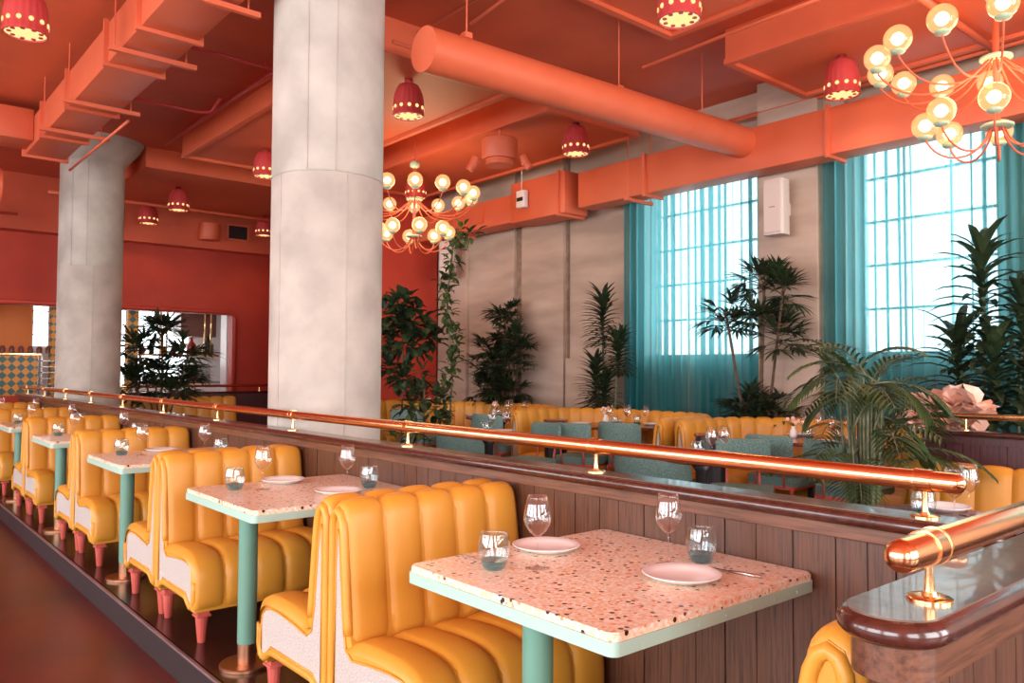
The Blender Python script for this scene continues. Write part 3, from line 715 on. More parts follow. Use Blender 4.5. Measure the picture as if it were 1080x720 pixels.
# ------------------------------------------------------------------ round tables and chairs
def round_table(x, y, r, label, z=ZT):
    t = thing('round_table', label, 'table', (x, y, PZ))
    h = z-PZ
    obj('tabletop', lathe(NB(), [(0, h-0.03), (r-0.02, h-0.03), (r, h-0.022), (r, h-0.006), (r-0.006, h), (0, h)], 48, cap=False), 'table_wood', t, 40)
    obj('pedestal', lathe(NB(), [(0.05, 0.03), (0.04, 0.08), (0.04, h-0.1), (0.09, h-0.03)], 20), 'black', t, True)
    obj('base', lathe(NB(), [(0.24, 0), (0.24, 0.014), (0.05, 0.035)], 28), 'black', t, 40)
    return t
RT = [(6.22, 7.50, 0.44, 'round dark wood table in front of the bushy dark palm'),
      (6.30, 5.68, 0.46, 'round dark wood table in front of the left teal curtain'),
      (6.28, 3.48, 0.44, 'round dark wood table beside the potted palm'),
      (4.40, 3.22, 0.27, 'small round wood table nearer the rail, before the barrel table'),
      (3.30, 1.33, 0.30, 'small round table just beyond the rail end at the right'),
      (4.50, 5.60, 0.30, 'small round wood table beyond the rail, left of centre'),
      (6.35, 9.55, 0.38, 'round dark table near the red wall behind the leafy tree')]
for a in RT: round_table(*a)
def pad(bm, w_, h, t_, curve, z0, cx=0.0, rr=0.05, n=14):
    """upholstered curved backrest: width along y, curving round the sitter; rounded corners"""
    K = 10
    def sh(u, v):      # u,v in -1..1 superellipse outline
        return u, v
    front, back = [], []
    for i in range(n+1):
        u = -1+2*i/n; a = u*curve; yy = w_/2*math.sin(a)/max(1e-6, math.sin(curve)); xx = -(w_/2)/math.sin(curve)*(math.cos(a)-math.cos(curve)) if curve > .01 else 0
        e = (1-abs(u)**8)**(1/3) if abs(u) < 1 else 0.0; rowf, rowb = [], []
        for j in range(K+1):
            v = -1+2*j/K; hh = h/2*(0.80+0.20*e); th = t_/2*max(0.15, (1-abs(v)**5))**0.5*max(0.25, e)**0.5
            z = z0+hh*v; nx, ny = math.cos(a), -math.sin(a)
            rowf.append(bm.verts.new((cx+xx+nx*th, yy+ny*th*1.0, z))); rowb.append(bm.verts.new((cx+xx-nx*th, yy-ny*th*1.0, z)))
        front.append(rowf); back.append(rowb)
    for i in range(n):
        for j in range(K):
            bm.faces.new((front[i][j], front[i+1][j], front[i+1][j+1], front[i][j+1])); bm.faces.new((back[i][j], back[i][j+1], back[i+1][j+1], back[i+1][j]))
        bm.faces.new((front[i][0], back[i][0], back[i+1][0], front[i+1][0])); bm.faces.new((front[i][K], front[i+1][K], back[i+1][K], back[i][K]))
    for i in (0, n):
        for j in range(K): bm.faces.new((front[i][j], front[i][j+1], back[i][j+1], back[i][j]))
    return bm
def chair_proto(name, wide, label, fab='teal_boucle'):
    """faces +x; backrest at -x"""
    t = thing(name, label, 'chair')
    obj('seat', prism(NB(), rrect(-0.20, 0.24, -0.23, 0.23, 0.09), 0.40, 0.47), fab, t, 40)
    obj('seat_frame', prism(NB(), rrect(-0.21, 0.23, -0.21, 0.21, 0.05), 0.375, 0.40), 'coral_leg', t, 40)
    obj('backrest', pad(NB(), wide, 0.22 if wide < 0.5 else 0.25, 0.07, 0.35 if wide < 0.5 else 0.75, 0.695, -0.22), fab, t, 50)
    for x, y in ((-0.20, -0.18), (-0.20, 0.18), (0.20, -0.19), (0.20, 0.19)):
        bm = NB(); sx = -0.035 if x < 0 else 0.03; tube(bm, [(x, y, 0.39), (x+sx, y*1.1, 0.0)], 0.013, 10, rads=[0.014, 0.010]); obj('leg', bm, 'coral_leg', t, True)
    for y in (-0.12, 0.12): obj('back_post', tube(NB(), [(-0.20, y, 0.38), (-0.245, y, 0.62)], 0.010, 8), 'coral_leg', t, True)
    return t
def barrel_proto(label, fab):
    t = thing('barrel_chair', label, 'chair')
    obj('seat', lathe(NB(), [(0, 0.34), (0.27, 0.34), (0.29, 0.37), (0.29, 0.43), (0.26, 0.46), (0, 0.465)], 32, cap=False), fab, t, True)
    bm = NB()
    prof = [(0.30, 0.40), (0.335, 0.42), (0.345, 0.55), (0.345, 0.68), (0.335, 0.73), (0.31, 0.745), (0.285, 0.73), (0.275, 0.68), (0.27, 0.45)]
    rings = []
    for k in range(29):
        a = math.radians(75+210*k/28); e = min(1, min(k, 28-k)/4); s_ = 0.55+0.45*math.sin(PI/2*e)
        rings.append([bm.verts.new((r_*math.cos(a), r_*math.sin(a), 0.40+(z-0.40)*s_)) for r_, z in prof])
    for a, b_ in zip(rings, rings[1:]):
        for i in range(len(prof)): bm.faces.new((a[i], a[(i+1) % len(prof)], b_[(i+1) % len(prof)], b_[i]))
    bm.faces.new(rings[0]); bm.faces.new(rings[-1]); obj('backrest', bm, fab, t, 60)
    for x, y in ((-0.18, -0.18), (-0.18, 0.18), (0.18, -0.18), (0.18, 0.18)):
        bm = NB(); tube(bm, [(x, y, 0.35), (x*1.25, y*1.25, 0.0)], 0.013, 10, rads=[0.018, 0.011]); obj('leg', bm, 'coral_leg', t, True)
    return t
ch_w = chair_proto('dining_chair', 0.52, 'teal chair with its back to the camera at the table below the bushy dark palm')
ch_n = chair_proto('dining_chair', 0.40, 'teal chair with a small rectangular back on coral legs, right of the dark barrel table')
bt = barrel_proto('rounded teal barrel chair just beyond the middle of the brass rail', 'teal_boucle')
bs = barrel_proto('rounded beige speckled chair just beyond the rail, left of the palm stems', 'speckle_boucle')
GC = 'upholstered chairs in the dining area beyond the rail'
ch_w.location = (5.90, 7.08, PZ); ch_w['group'] = GC
dup(ch_w, (6.05, 5.22, PZ), 0.0, 'teal curved-back chair at the table in front of the left curtain', GC)
dup(ch_w, (5.82, 2.90, PZ), 0.0, 'teal curved-back chair partly hidden by the potted palm', GC)
dup(ch_w, (5.70, 8.50, PZ), 0.3, 'teal chair at the left, half hidden behind the leafy tree', GC)
ch_n.location = (6.00, 3.60, PZ); ch_n.rotation_euler = (0, 0, 0.1); ch_n['group'] = GC
dup(ch_n, (5.74, 5.66, PZ), 0.35, 'small teal chair on coral legs between the two left booths', GC)
dup(ch_n, (5.12, 5.76, PZ), PI, 'teal chair facing the camera side, turned towards the small round table left of centre', GC)
dup(ch_n, (5.08, 3.38, PZ), PI+0.5, 'teal chair turned towards the camera side, just below the dark barrel table', GC)
bt.location = (5.12, 4.22, PZ); bt.scale = (0.92,)*3; bt['group'] = GC; bt.rotation_euler = (0, 0, 0.1)
dup(bt, (5.10, 6.72, PZ), 0.2, 'rounded teal barrel chair beyond the rail, right of the climbing plant', GC)
bs.location = (3.95, 2.14, PZ); bs.scale = (0.85,)*3; bs['group'] = GC; bs.rotation_euler = (0, 0, -0.4)
# dark barrel side tables
def barrel_table(x, y, label, h=0.78, r=0.165):
    t = thing('barrel_table', label, 'side table', (x, y, PZ), group='dark glossy barrel side tables')
    obj('drum', lathe(NB(), [(r*0.92, 0), (r, 0.05), (r, h-0.05), (r*0.96, h-0.02)], 32), 'black', t, 40)
    obj('top', lathe(NB(), [(0, h-0.02), (r+0.01, h-0.02), (r+0.012, h-0.008), (r+0.006, h), (0, h)], 32, cap=False), 'table_wood', t, 40)
    return t
barrel_table(5.55, 3.97, 'dark glossy barrel side table between two curved booths at right of centre', 0.80, 0.13)
barrel_table(5.85, 6.15, 'dark glossy barrel side table between the two left curved booths', 0.80, 0.12)

# tableware on the far tables
k = 0
places = ['bushy-palm', 'left-curtain', 'potted-palm', 'small centre', 'rail-end', 'small left', 'red-wall']
for (x, y, r, _), pl in zip(RT, places):
    pn = {'bushy-palm': 'round table below the bushy dark palm', 'left-curtain': 'round table before the left curtain', 'potted-palm': 'round table beside the potted palm', 'small centre': 'small round table at right of centre',
          'rail-end': 'small table beyond the rail end', 'small left': 'small round table left of centre', 'red-wall': 'round table near the red wall'}[pl]
    small = r < 0.4
    offs = [(-0.62, -0.55), (-0.62, 0.55), (0.55, -0.6), (0.55, 0.6)] if not small else [(-0.6, 0.0), (0.6, 0.1)]
    where4 = ['front right', 'front left', 'rear right', 'rear left'] if not small else ['near side', 'far side']
    for (a, b_), wn in zip(offs, where4):
        put('plate', x+a*r, y+b_*r, ZT, 'white plate on the %s of the %s' % (wn, pn), 'plates on the round tables')
        put('wine_glass', x+a*r*0.50+0.05, y+b_*r*0.5-0.10, ZT, 'wine glass at the %s of the %s' % (wn, pn), 'wine glasses on the round tables')
    put('tumbler', x-0.02, y+0.02, ZT, 'tumbler in the middle of the %s' % pn, 'tumblers on the round tables')
    if not small: put('tumbler', x+0.15, y-0.14, ZT, 'tumbler off the middle of the %s' % pn, 'tumblers on the round tables')
def candle(x, y, label):
    t = thing('flower_vase', label, 'vase', (x, y, ZT), group='small flower vases on the round tables')
    obj('vase', lathe(NB(), [(0.025, 0), (0.034, 0.02), (0.03, 0.06), (0.016, 0.085), (0.02, 0.10)], 16), 'plate', t, True)
    bm = NB(); rr = random.Random(int(x*100))
    for i in range(7): sphere(bm, (rr.uniform(-.04, .04), rr.uniform(-.04, .04), 0.13+rr.uniform(-.02, .04)), 0.018, 8, 6)
    obj('blossoms', bm, 'peach_paper', t, True)
    bm = NB()
    for i in range(5): tube(bm, [(0, 0, .09), (rr.uniform(-.03, .03), rr.uniform(-.03, .03), .13)], 0.002, 5)
    obj('stems', bm, 'leaf_mid', t)
candle(6.24, 7.66, 'small vase of pale blossoms on the round table below the bushy dark palm')
candle(6.30, 5.85, 'small vase of pale blossoms on the round table before the left curtain')
candle(6.28, 3.65, 'small vase of pale blossoms on the round table beside the potted palm')

# ------------------------------------------------------------------ curtains
def curtain(y0, y1, z0, z1, x, label, folds, amp, seed, squeeze=None):
    rr = random.Random(seed); bm = NB(); n = folds*12; cols = []
    ph = [rr.uniform(0, 6.28) for _ in range(4)]
    for i in range(n+1):
        u = i/n; y = y0+(y1-y0)*u; col = []
        for j in range(9):
            v = j/8; z = z0+(z1-z0)*v
            a = 2*PI*folds*u+0.5*math.sin(2*PI*u*2.3+ph[0])+0.25*math.sin(3*v+ph[1]+9*u)
            A = amp*(0.75+0.35*math.sin(2*PI*u*1.7+ph[2])); xx = x+A*math.sin(a)+0.3*A*math.sin(2.1*a+ph[3]+v)
            col.append(bm.verts.new((xx, y+0.35*A*math.cos(a), z)))
        cols.append(col)
    for a, b_ in zip(cols, cols[1:]):
        for j in range(8): bm.faces.new((a[j], b_[j], b_[j+1], a[j+1]))
    return tag(obj('curtain', bm, 'curtain', smooth=True, fix=False), label, 'curtain', 'sheer teal curtains')
CT = 3.72
curtain(5.46, 6.36, 0.18, CT, 7.21, 'left half of the sheer teal curtain pair behind the left booths', 9, 0.058, 1)
curtain(4.56, 5.44, 0.18, CT, 7.21, 'right half of the sheer teal curtain pair left of the concrete pier', 9, 0.058, 2)
curtain(2.44, 3.84, 0.18, CT, 7.21, 'broad sheer teal curtain just right of the concrete pier', 14, 0.058, 3)
curtain(1.40, 2.46, 0.18, CT, 7.22, 'sheer teal curtain at the right edge of the picture', 12, 0.035, 4)
curtain(-1.6, 1.38, 0.18, CT, 7.22, 'sheer teal curtain outside the right edge of the picture', 24, 0.035, 5)
for y0, y1, lb in ((4.5, 6.4, 'curtain track above the left curtain pair'), (-1.6, 3.88, 'curtain track above the curtain right of the pier')):
    tag(obj('curtain_track', BX(7.15, 7.23, y0, y1, CT, CT+0.03), 'white_paint'), lb, 'curtain track')

# ------------------------------------------------------------------ plants
def leaf(bm, base, direction, length, width, droop=0.4, segs=4, upv=(0, 0, 1), fold=0.15):
    d = Vector(direction).normalized(); u = Vector(upv); s = d.cross(u)
    if s.length < 1e-3: s = Vector((1, 0, 0))
    s.normalize(); p = Vector(base); prev = None; mid = None
    for k in range(segs+1):
        f = k/segs; w_ = width*(math.sin(PI*min(1, 0.12+f*0.88))**0.8) if k < segs else 0.0
        nn = s.cross(d).normalized()
        cur = (bm.verts.new(p-s*w_/2+nn*fold*w_), bm.verts.new(p), bm.verts.new(p+s*w_/2+nn*fold*w_)) if k < segs else (bm.verts.new(p),)
        if prev:
            if len(cur) == 3:
                bm.faces.new((prev[0], prev[1], cur[1], cur[0])); bm.faces.new((prev[1], prev[2], cur[2], cur[1]))
            else:
                bm.faces.new((prev[0], prev[1], cur[0])); bm.faces.new((prev[1], prev[2], cur[0]))
        prev = cur; p = p+d*(length/segs); d = (d+Vector((0, 0, -1))*droop/segs).normalized()
def fan(bm, c, direction, n, length, width, spread, rr, droop=0.35):
    d = Vector(direction).normalized(); s = d.cross(Vector((0, 0, 1))).normalized(); u = s.cross(d)
    for k in range(n):
        a = -spread+2*spread*k/(n-1)+rr.uniform(-.08, .08); dd = d*math.cos(a)+s*math.sin(a)+u*rr.uniform(-.25, .15)
        leaf(bm, c, dd, length*rr.uniform(0.8, 1.05), width, droop, 3)
def plant(name, label, loc, foliage, stems, leaf_mat, stem_mat='stem', pot=None, cat='plant', group=None):
    t = thing(name, label, cat, loc, group=group)
    for bm_ in (foliage, stems):
        if bm_ and loc[0] > 5.5:      # leaves and stems keep off the wall behind
            lim = 7.10-loc[0]
            for v in bm_.verts:
                if v.co.x > lim: v.co.x = lim-0.25*(v.co.x-lim)
    obj('foliage', foliage, leaf_mat, t, fix=False)
    if stems: obj('stem', stems, stem_mat, t, True)
    if pot:
        r_, h = pot
        obj('pot', lathe(NB(), [(r_*0.75, 0), (r_, h*0.9), (r_*1.05, h), (r_*0.9, h), (r_*0.88, h-0.03)], 24), 'pot', t, 40)
        obj('soil', lathe(NB(), [(r_*0.88, h-0.04), (r_*0.88, h-0.025), (0, h-0.015)], 20), 'soil', t)
    return t
def lady_palm(label, loc, h, clusters, seed, n_leaflets=9, leafl=0.26, w_=0.030, pot=(0.17, 0.35), name='lady_palm', m='leaf_dark', per=12, y_sc=1.0):
    """clusters: (dy, dx, z, radius)"""
    rr = random.Random(seed); fo = NB(); st = NB()
    for dy, dx, z, rad in clusters:
        tube(st, [(rr.uniform(-.04, .04), rr.uniform(-.05, .05), 0.3), (dx*.4, dy*.5, z*.5), (dx, dy, z)], 0.014, 7)
        for k in range(per):
            az = rr.uniform(0, 2*PI); el = rr.uniform(-0.35, 1.0)
            d = Vector((math.cos(az)*math.cos(el), math.sin(az)*math.cos(el), math.sin(el)))
            z0 = z+rr.uniform(-0.10, 0.06); p0 = Vector((dx, dy, z0)); p1 = p0+d*rad*rr.uniform(0.45, 0.75)
            tube(st, [p0, p1], 0.004, 4); fan(fo, p1, d, n_leaflets, leafl*rr.uniform(.8, 1.1), w_, 1.25, rr, 0.45)
    return plant(name, label, loc, fo, st, m, 'stem', pot)
def dracaena(label, loc, heads, seed, leafl=0.30, w_=0.035, n=36, m='leaf_dark', pot=(0.16, 0.32), droop=0.8, name='dracaena'):
    rr = random.Random(seed); fo = NB(); st = NB()
    for dy, dx, z0, z1 in heads:
        tube(st, [(rr.uniform(-.03, .03), rr.uniform(-.03, .03), 0.28), (dx*.6, dy*.7, (z0)*.55), (dx, dy, z1)], 0.013, 7)
        for k in range(n):
            f = k/(n-1); z = z0+(z1-z0)*f; az = k*2.4+rr.uniform(-.3, .3); el = 0.15+0.9*f**2
            d = Vector((math.cos(az)*math.cos(el), math.sin(az)*math.cos(el), math.sin(el)))
            leaf(fo, (dx, dy, z), d, leafl*rr.uniform(.8, 1.1), w_, droop, 4)
    return plant(name, label, loc, fo, st, m, 'cane', pot)
lady_palm('bushy dark lady palm against the concrete wall behind the booth', (6.98, 8.35, PZ), 2.2,
          [(0.0, 0, 2.05, 0.22), (-0.18, -0.05, 1.75, 0.26), (0.25, -.05, 1.60, 0.28), (-0.05, -.1, 1.35, 0.32), (0.35, -.05, 1.30, 0.30), (-0.25, -.05, 1.40, 0.28), (0.1, -.1, 1.05, 0.34), (-0.2, 0, 1.0, 0.28), (0.38, 0, 1.0, 0.3), (0.0, 0, 0.85, .25), (-.32, 0, 1.6, .2)], 11, per=22, leafl=0.25, w_=0.038)
dracaena('tall dark dracaena beside the left edge of the teal curtain', (7.02, 6.52, PZ),
         [(0.05, 0, 1.60, 2.18), (0.12, -.05, 0.72, 1.40), (-0.20, 0, 1.25, 1.70), (0.02, 0.0, 0.80, 1.2)], 12, n=100, leafl=0.29, w_=0.055)
lady_palm('slender dark lady palm with bare stems in front of the concrete pier', (6.95, 4.42, PZ), 2.4,
          [(-0.08, 0, 2.20, 0.28), (-0.28, 0.0, 2.1, 0.24), (0.32, -0.05, 1.85, 0.24), (-0.05, 0, 1.85, 0.26), (-0.22, 0, 1.65, 0.24), (0.02, -0.02, 0.85, 0.22), (-0.2, 0, 0.92, 0.22), (0.12, 0, .95, .2)], 13, per=16, leafl=0.27, w_=0.036)
dracaena('large dark broad-leaved dracaena at the right edge of the picture', (6.75, 2.30, PZ),
         [(0.02, 0, 1.35, 2.25), (-0.25, 0.05, 0.9, 1.85), (0.18, -0.05, 0.80, 1.60), (-.1, -.15, .9, 1.5), (-.42, .05, 1.1, 1.9)], 14, n=64, leafl=0.40, w_=0.075, m='leaf_dark', droop=1.1)
lady_palm('dark palm standing against the bar opening in the red wall', (3.66, 12.2, PZ), 2.0,
          [(0.0, 0.0, 1.85, 0.30), (0.25, -0.25, 1.55, 0.32), (-0.2, 0.3, 1.5, 0.32), (0, -0.1, 1.25, 0.38), (0.1, 0.30, 1.15, 0.35), (0, -0.35, 1.05, 0.35), (0, .1, .95, .4)], 15, per=22, leafl=0.34, w_=0.045)
# areca palm with long feathered fronds
def areca(label, loc, seed):
    rr = random.Random(seed); fo = NB(); st = NB()
    fronds = [(a*2*PI/14+rr.uniform(-.25, .25), rr.uniform(0.55, 1.2), rr.uniform(0.50, 0.72)) for a in range(14)]+[(rr.uniform(0, 6.28), rr.uniform(-0.1, 1.25), rr.uniform(0.38, 0.62)) for _ in range(34)]
    for az, el, Lf in fronds:
        bx, by = rr.uniform(-.09, .09), rr.uniform(-.09, .09); h0 = rr.uniform(0.60, 1.30)
        p = Vector((bx, by, 0.3)); pts = [p.copy(), Vector((bx*1.6, by*1.6, h0))]; tube(st, pts, 0.007, 7)
        d = Vector((math.cos(az)*math.cos(el), math.sin(az)*math.cos(el), math.sin(el))); p = pts[-1].copy(); line = [p.copy()]; K = 16
        for k in range(K):
            p = p+d*(Lf/K); line.append(p.copy()); d = (d+Vector((0, 0, -1))*(0.085+0.03*k/K)).normalized()
            if k >= 4:
                s = d.cross(Vector((0, 0, 1))).normalized(); f = (k-4)/(K-4); ll = 0.24*math.sin(PI*(0.22+0.73*f))
                for sg in (-1, 1):
                    for q in (0,): leaf(fo, p+d*(Lf/K*q), s*sg*0.8+d*0.75+Vector((0, 0, 0.12)), ll*0.9*rr.uniform(.8, 1.1), 0.020, 0.9, 3)
        tube(st, line, 0.005, 5, rads=[0.007-0.005*i/len(line) for i in range(len(line))])
    t = plant('areca_palm', label, loc, fo, st, 'leaf_mid', 'cane', (0.20, 0.34)); return t
areca('large feathery potted palm just beyond the rail near the right partition', (4.95, 2.40, PZ), 21)
# leafy tree with round dark leaves, and climbing plant on a stake
def leafy(name, label, loc, blobs, seed, lf, w_, m, nleaf, trunk, droop=0.5, smat='stem'):
    rr = random.Random(seed); fo = NB(); st = NB()
    for a in trunk: tube(st, a, 0.012, 7)
    for (x, y, z, r_) in blobs:
        for k in range(nleaf):
            d = Vector((rr.gauss(0, 1), rr.gauss(0, 1), rr.gauss(0, 1)))
            if d.length < 1e-3: continue
            d.normalize(); p = Vector((x, y, z))+d*r_*rr.uniform(.2, 1); leaf(fo, p, d+Vector((rr.uniform(-.6, .6), rr.uniform(-.6, .6), 0.1)), lf*rr.uniform(.7, 1.1), w_, droop, 3)
        tube(st, [(trunk[0][-1][0], trunk[0][-1][1], z-0.15), (x, y, z)], 0.004, 4)
    return plant(name, label, loc, fo, st, m, smat, (0.18, 0.32))
leafy('fiddle_leaf_tree', 'dark leafy tree right of the large concrete column, before the red wall', (5.9, 9.25, PZ),
      [(0, 0, 2.25, .2), (-.2, .15, 2.05, .25), (.22, -.15, 2.0, .28), (0, 0, 1.85, .3), (.3, -.2, 1.75, .22), (-.25, .1, 1.75, .22), (-.1, .1, 1.35, .16), (.05, 0, 1.2, .14), (.2, -.1, .85, .2), (0, 0, 2.05, .3), (.1, -.1, 1.7, .3), (-.1, .05, 1.95, .3)], 31, 0.19, 0.13, 'leaf_dark', 34, [[(0, 0, .3), (0.02, 0, 1.2), (0, 0, 2.2)]])
vb = [(0.05*math.sin(z*5), -0.05*math.cos(z*4)-0.02*(z-1), z, 0.10) for z in [0.6+0.13*i for i in range(19)]]
leafy('climbing_vine', 'slim green vine climbing a stake up to the ceiling near the chandelier', (5.80, 8.02, PZ), vb+[(0.10, -0.28, 3.0, .12), (0.1, -.12, 3.05, .1)], 32, 0.13, 0.07, 'leaf_mid', 13,
      [[(0, 0, .3), (0.03, -.03, 1.2), (-0.02, .02, 2.2), (.04, -.05, 3.05)]], smat='cane')
leafy('rubber_plant', 'low broad-leaved plant at the foot of the climbing vine', (5.12, 7.55, PZ), [(0, 0, 1.05, .16), (.1, -.1, .9, .18), (-.12, .1, .95, .16), (0, 0, .75, .2), (.05, .15, 1.25, .12)], 33, 0.17, 0.085, 'leaf_dark', 18, [[(0, 0, .3), (0, 0, 1.1)]])
leafy('rubber_plant', 'low dark plant just beyond the rail right of the large column', (4.65, 7.1, PZ), [(0, 0, .62, .18), (.1, -.1, .75, .16), (-.12, .1, .55, .16)], 34, 0.15, 0.07, 'leaf_mid', 16, [[(0, 0, .3), (0, 0, .7)]])
# peach paper blossoms in a vase
t = thing('flower_arrangement', 'big peach paper-like blooms behind the palm above the right half wall', 'flowers', (6.15, 2.30, PZ))
bm = NB(); rr = random.Random(3)
for i in range(16):
    c = Vector((rr.uniform(-.12, .12), rr.uniform(-.26, .30), 0.92+rr.uniform(-.12, .24)))
    for k in range(7):
        d = Vector((rr.gauss(-.6, 1), rr.gauss(0, 1), rr.gauss(.3, .8))).normalized(); leaf(bm, c, d, 0.17, 0.17, 0.3, 3, fold=0.3)
obj('blooms', bm, 'peach_paper', t, fix=False)
bm = NB()
for i in range(9): tube(bm, [(0, 0, 0.6), (rr.uniform(-.08, .08), rr.uniform(-.18, .18), .95)], 0.006, 5)
obj('stems', bm, 'cane', t)
obj('vase', lathe(NB(), [(0.10, 0), (0.14, 0.2), (0.13, 0.5), (0.08, 0.68), (0.10, 0.72)], 28), 'peach_paper', t, True)

# ------------------------------------------------------------------ chandeliers
def chandelier(x, y, label, rot=0.0, ctop=SL):
    t = thing('chandelier', label, 'chandelier', (x, y, 0), rot, 'coral globe chandeliers')
    z1, z2 = 3.47, 3.03
    obj('stem', lathe(NB(), [(0.020, z2-0.03), (0.020, 3.86)], 16), 'coral', t, True)
    obj('stem_cap', lathe(NB(), [(0.02, 3.84), (0.055, 3.86), (0.06, 3.89), (0.045, 3.92), (0.012, 3.93)], 24), 'mint_pale', t, True)
    rr = random.Random(1); obj('cable', tube(NB(), [(rr.uniform(-.012, .012), rr.uniform(-.012, .012), 3.92+(ctop-3.94)*k/8) for k in range(9)], 0.005, 6), 'lamp_red', t, True)
    obj('canopy', lathe(NB(), [(0.06, ctop-0.03), (0.07, ctop-0.001)], 24), 'mint_pale', t, 40)
    for z, r_ in ((z1, 0.095), (z2, 0.095)):
        obj('hub_disc', lathe(NB(), [(r_-0.01, z-0.012), (r_, z-0.005), (r_, z+0.008), (r_-0.012, z+0.014)], 32), 'mint_pale', t, 40)
    for z, n, R_, gz, drop, a0 in ((z1, 14, 0.70, 0.07, 0.16, 0.0), (z2, 8, 0.41, 0.07, 0.14, 0.25)):
        for k in range(n):
            a = 2*PI*k/n+a0; ca, sa = math.cos(a), math.sin(a)
            prof = [(0.045, z-0.005), (0.10, z-0.06)]+[(0.10+(R_-0.10)*f, z-0.06-drop*math.sin(PI*(f*0.62+0.10))*1.0+0.10*f**3) for f in (0.2, 0.4, 0.6, 0.8)]+[(R_*0.985, z+gz-0.13), (R_, z+gz-0.075)]
            if n == 8: prof = [(0.04, z-0.01), (0.07, z-0.09), (0.15, z-0.165), (0.25, z-0.175), (0.34, z-0.13), (0.395, z-0.06), (R_, z+gz-0.085)]
            pr = prof; q = smooth_prof(pr, 1)
            obj('arm', tube(NB(), [(r_*ca, r_*sa, zz) for r_, zz in q], 0.0065, 7), 'coral', t, True)
            c = (R_*ca, R_*sa, z+gz)
            g = obj('globe', sphere(NB(), c, 0.086, 24, 14), 'globe_glass', t, True)
            obj('bulb', sphere(NB(), c, 0.040, 14, 9), 'bulb', g, True)
            obj('socket_cup', lathe(NB(), [(0.012, -0.100), (0.036, -0.092), (0.045, -0.082), (0.045, -0.066), (0.02, -0.062)], 18, c), 'mint_pale', g, True)
    l = bpy.data.lights.new('chandelier_light', 'POINT'); l.energy = 45; l.color = (1, 0.72, 0.42); l.shadow_soft_size = 0.5
    lo = bpy.data.objects.new('chandelier_light', l); COL.objects.link(lo); lo.parent = t; lo.location = (0, 0, 3.3)
    return t
chandelier(5.18, 7.88, 'farther globe chandelier hanging beside the large concrete column', 0.1)
chandelier(5.62, 1.83, 'nearer globe chandelier at the upper right of the picture', 0.82, 4.36)

# ------------------------------------------------------------------ perforated pendant lamps
def lamp_proto():
    t = thing('ceiling_lamp', 'x', 'ceiling lamp')
    H_ = 0.30
    mod = lambda a, z: 1+0.018*math.cos(20*a)
    prof = [(0.075, H_), (0.090, H_-0.006), (0.112, H_-0.045), (0.129, H_-0.09), (0.138, H_-0.14), (0.142, 0.11), (0.140, 0.035), (0.143, 0.03), (0.143, 0.0), (0.132, 0.0), (0.130, 0.09), (0.10, 0.2), (0.05, H_-0.02)]
    obj('shade', lathe(NB(), prof, 80, mod=mod, cap=False), 'lamp_red', t, 40)
    for k in range(12):
        a = 2*PI*k/12; obj('lit_hole', disc_y(NB(), (0.140*math.cos(a), 0.140*math.sin(a), 0.075), (math.cos(a), math.sin(a), 0), 0.017, 0.006, 12), 'lamp_glow', t)
    obj('diffuser', lathe(NB(), [(0, 0.012), (0.131, 0.012)], 40, cap=False), 'lamp_glow', t)
    for k in range(9):
        a = 2*PI*k/9+.3; obj('diffuser_dot', tube(NB(), [(0.100*math.cos(a), 0.100*math.sin(a), 0.013), (0.100*math.cos(a), 0.100*math.sin(a), 0.006)], 0.016, 12), 'lamp_red', t)
    obj('mount', lathe(NB(), [(0.05, H_-0.005), (0.05, H_+0.01)], 20), 'lamp_red', t)
    l = bpy.data.lights.new('lamp_light', 'SPOT'); l.energy = 14; l.color = (1, 0.66, 0.33); l.spot_size = math.radians(140); l.spot_blend = 0.6; l.shadow_soft_size = 0.1
    lo = bpy.data.objects.new('lamp_light', l); COL.objects.link(lo); lo.parent = t; lo.location = (0, 0, -0.01)
    return t
lp = lamp_proto()
LAMPS = [(4.00, 6.20, 4.15, 'red perforated ceiling lamp between the large column and the round duct'),
         (6.46, 3.28, 4.15, 'red perforated ceiling lamp just left of the upper right chandelier'),
         (6.07, 6.08, 4.15, 'red perforated ceiling lamp below the middle of the round duct'),
         (0.965, 6.44, 4.39, 'red perforated ceiling lamp cut off at the upper left corner'),
         (4.25, 3.28, 4.36, 'red perforated ceiling lamp cut off at the top edge, right of centre'),
         (3.95, 9.30, 4.15, 'red perforated ceiling lamp peeking out left of the large column'),
         (3.83, 12.15, 4.15, 'red perforated ceiling lamp in the middle between the two columns'),
         (3.82, 13.60, 4.15, 'low red perforated ceiling lamp next to the farther column, lighting the bulkhead'),
         (5.70, 13.45, 4.15, 'small red perforated ceiling lamp at the left edge of the large column, lighting the bulkhead'),
         (6.0, 9.10, 4.15, 'red perforated ceiling lamp seen behind the farther chandelier')]
for i, (x, y, zc, lb) in enumerate(LAMPS):
    z = 3.80
    if i == 0: o = lp; o.location = (x, y, z); o['label'] = lb; o['group'] = 'red perforated ceiling lamps'
    else: o = dup(lp, (x, y, z), 0.2*i, lb, 'red perforated ceiling lamps')
    rod = obj('hanging_stem', lathe(NB(), [(0.040, 0.29), (0.040, zc-z-0.004)], 14), 'lamp_red', o, True)

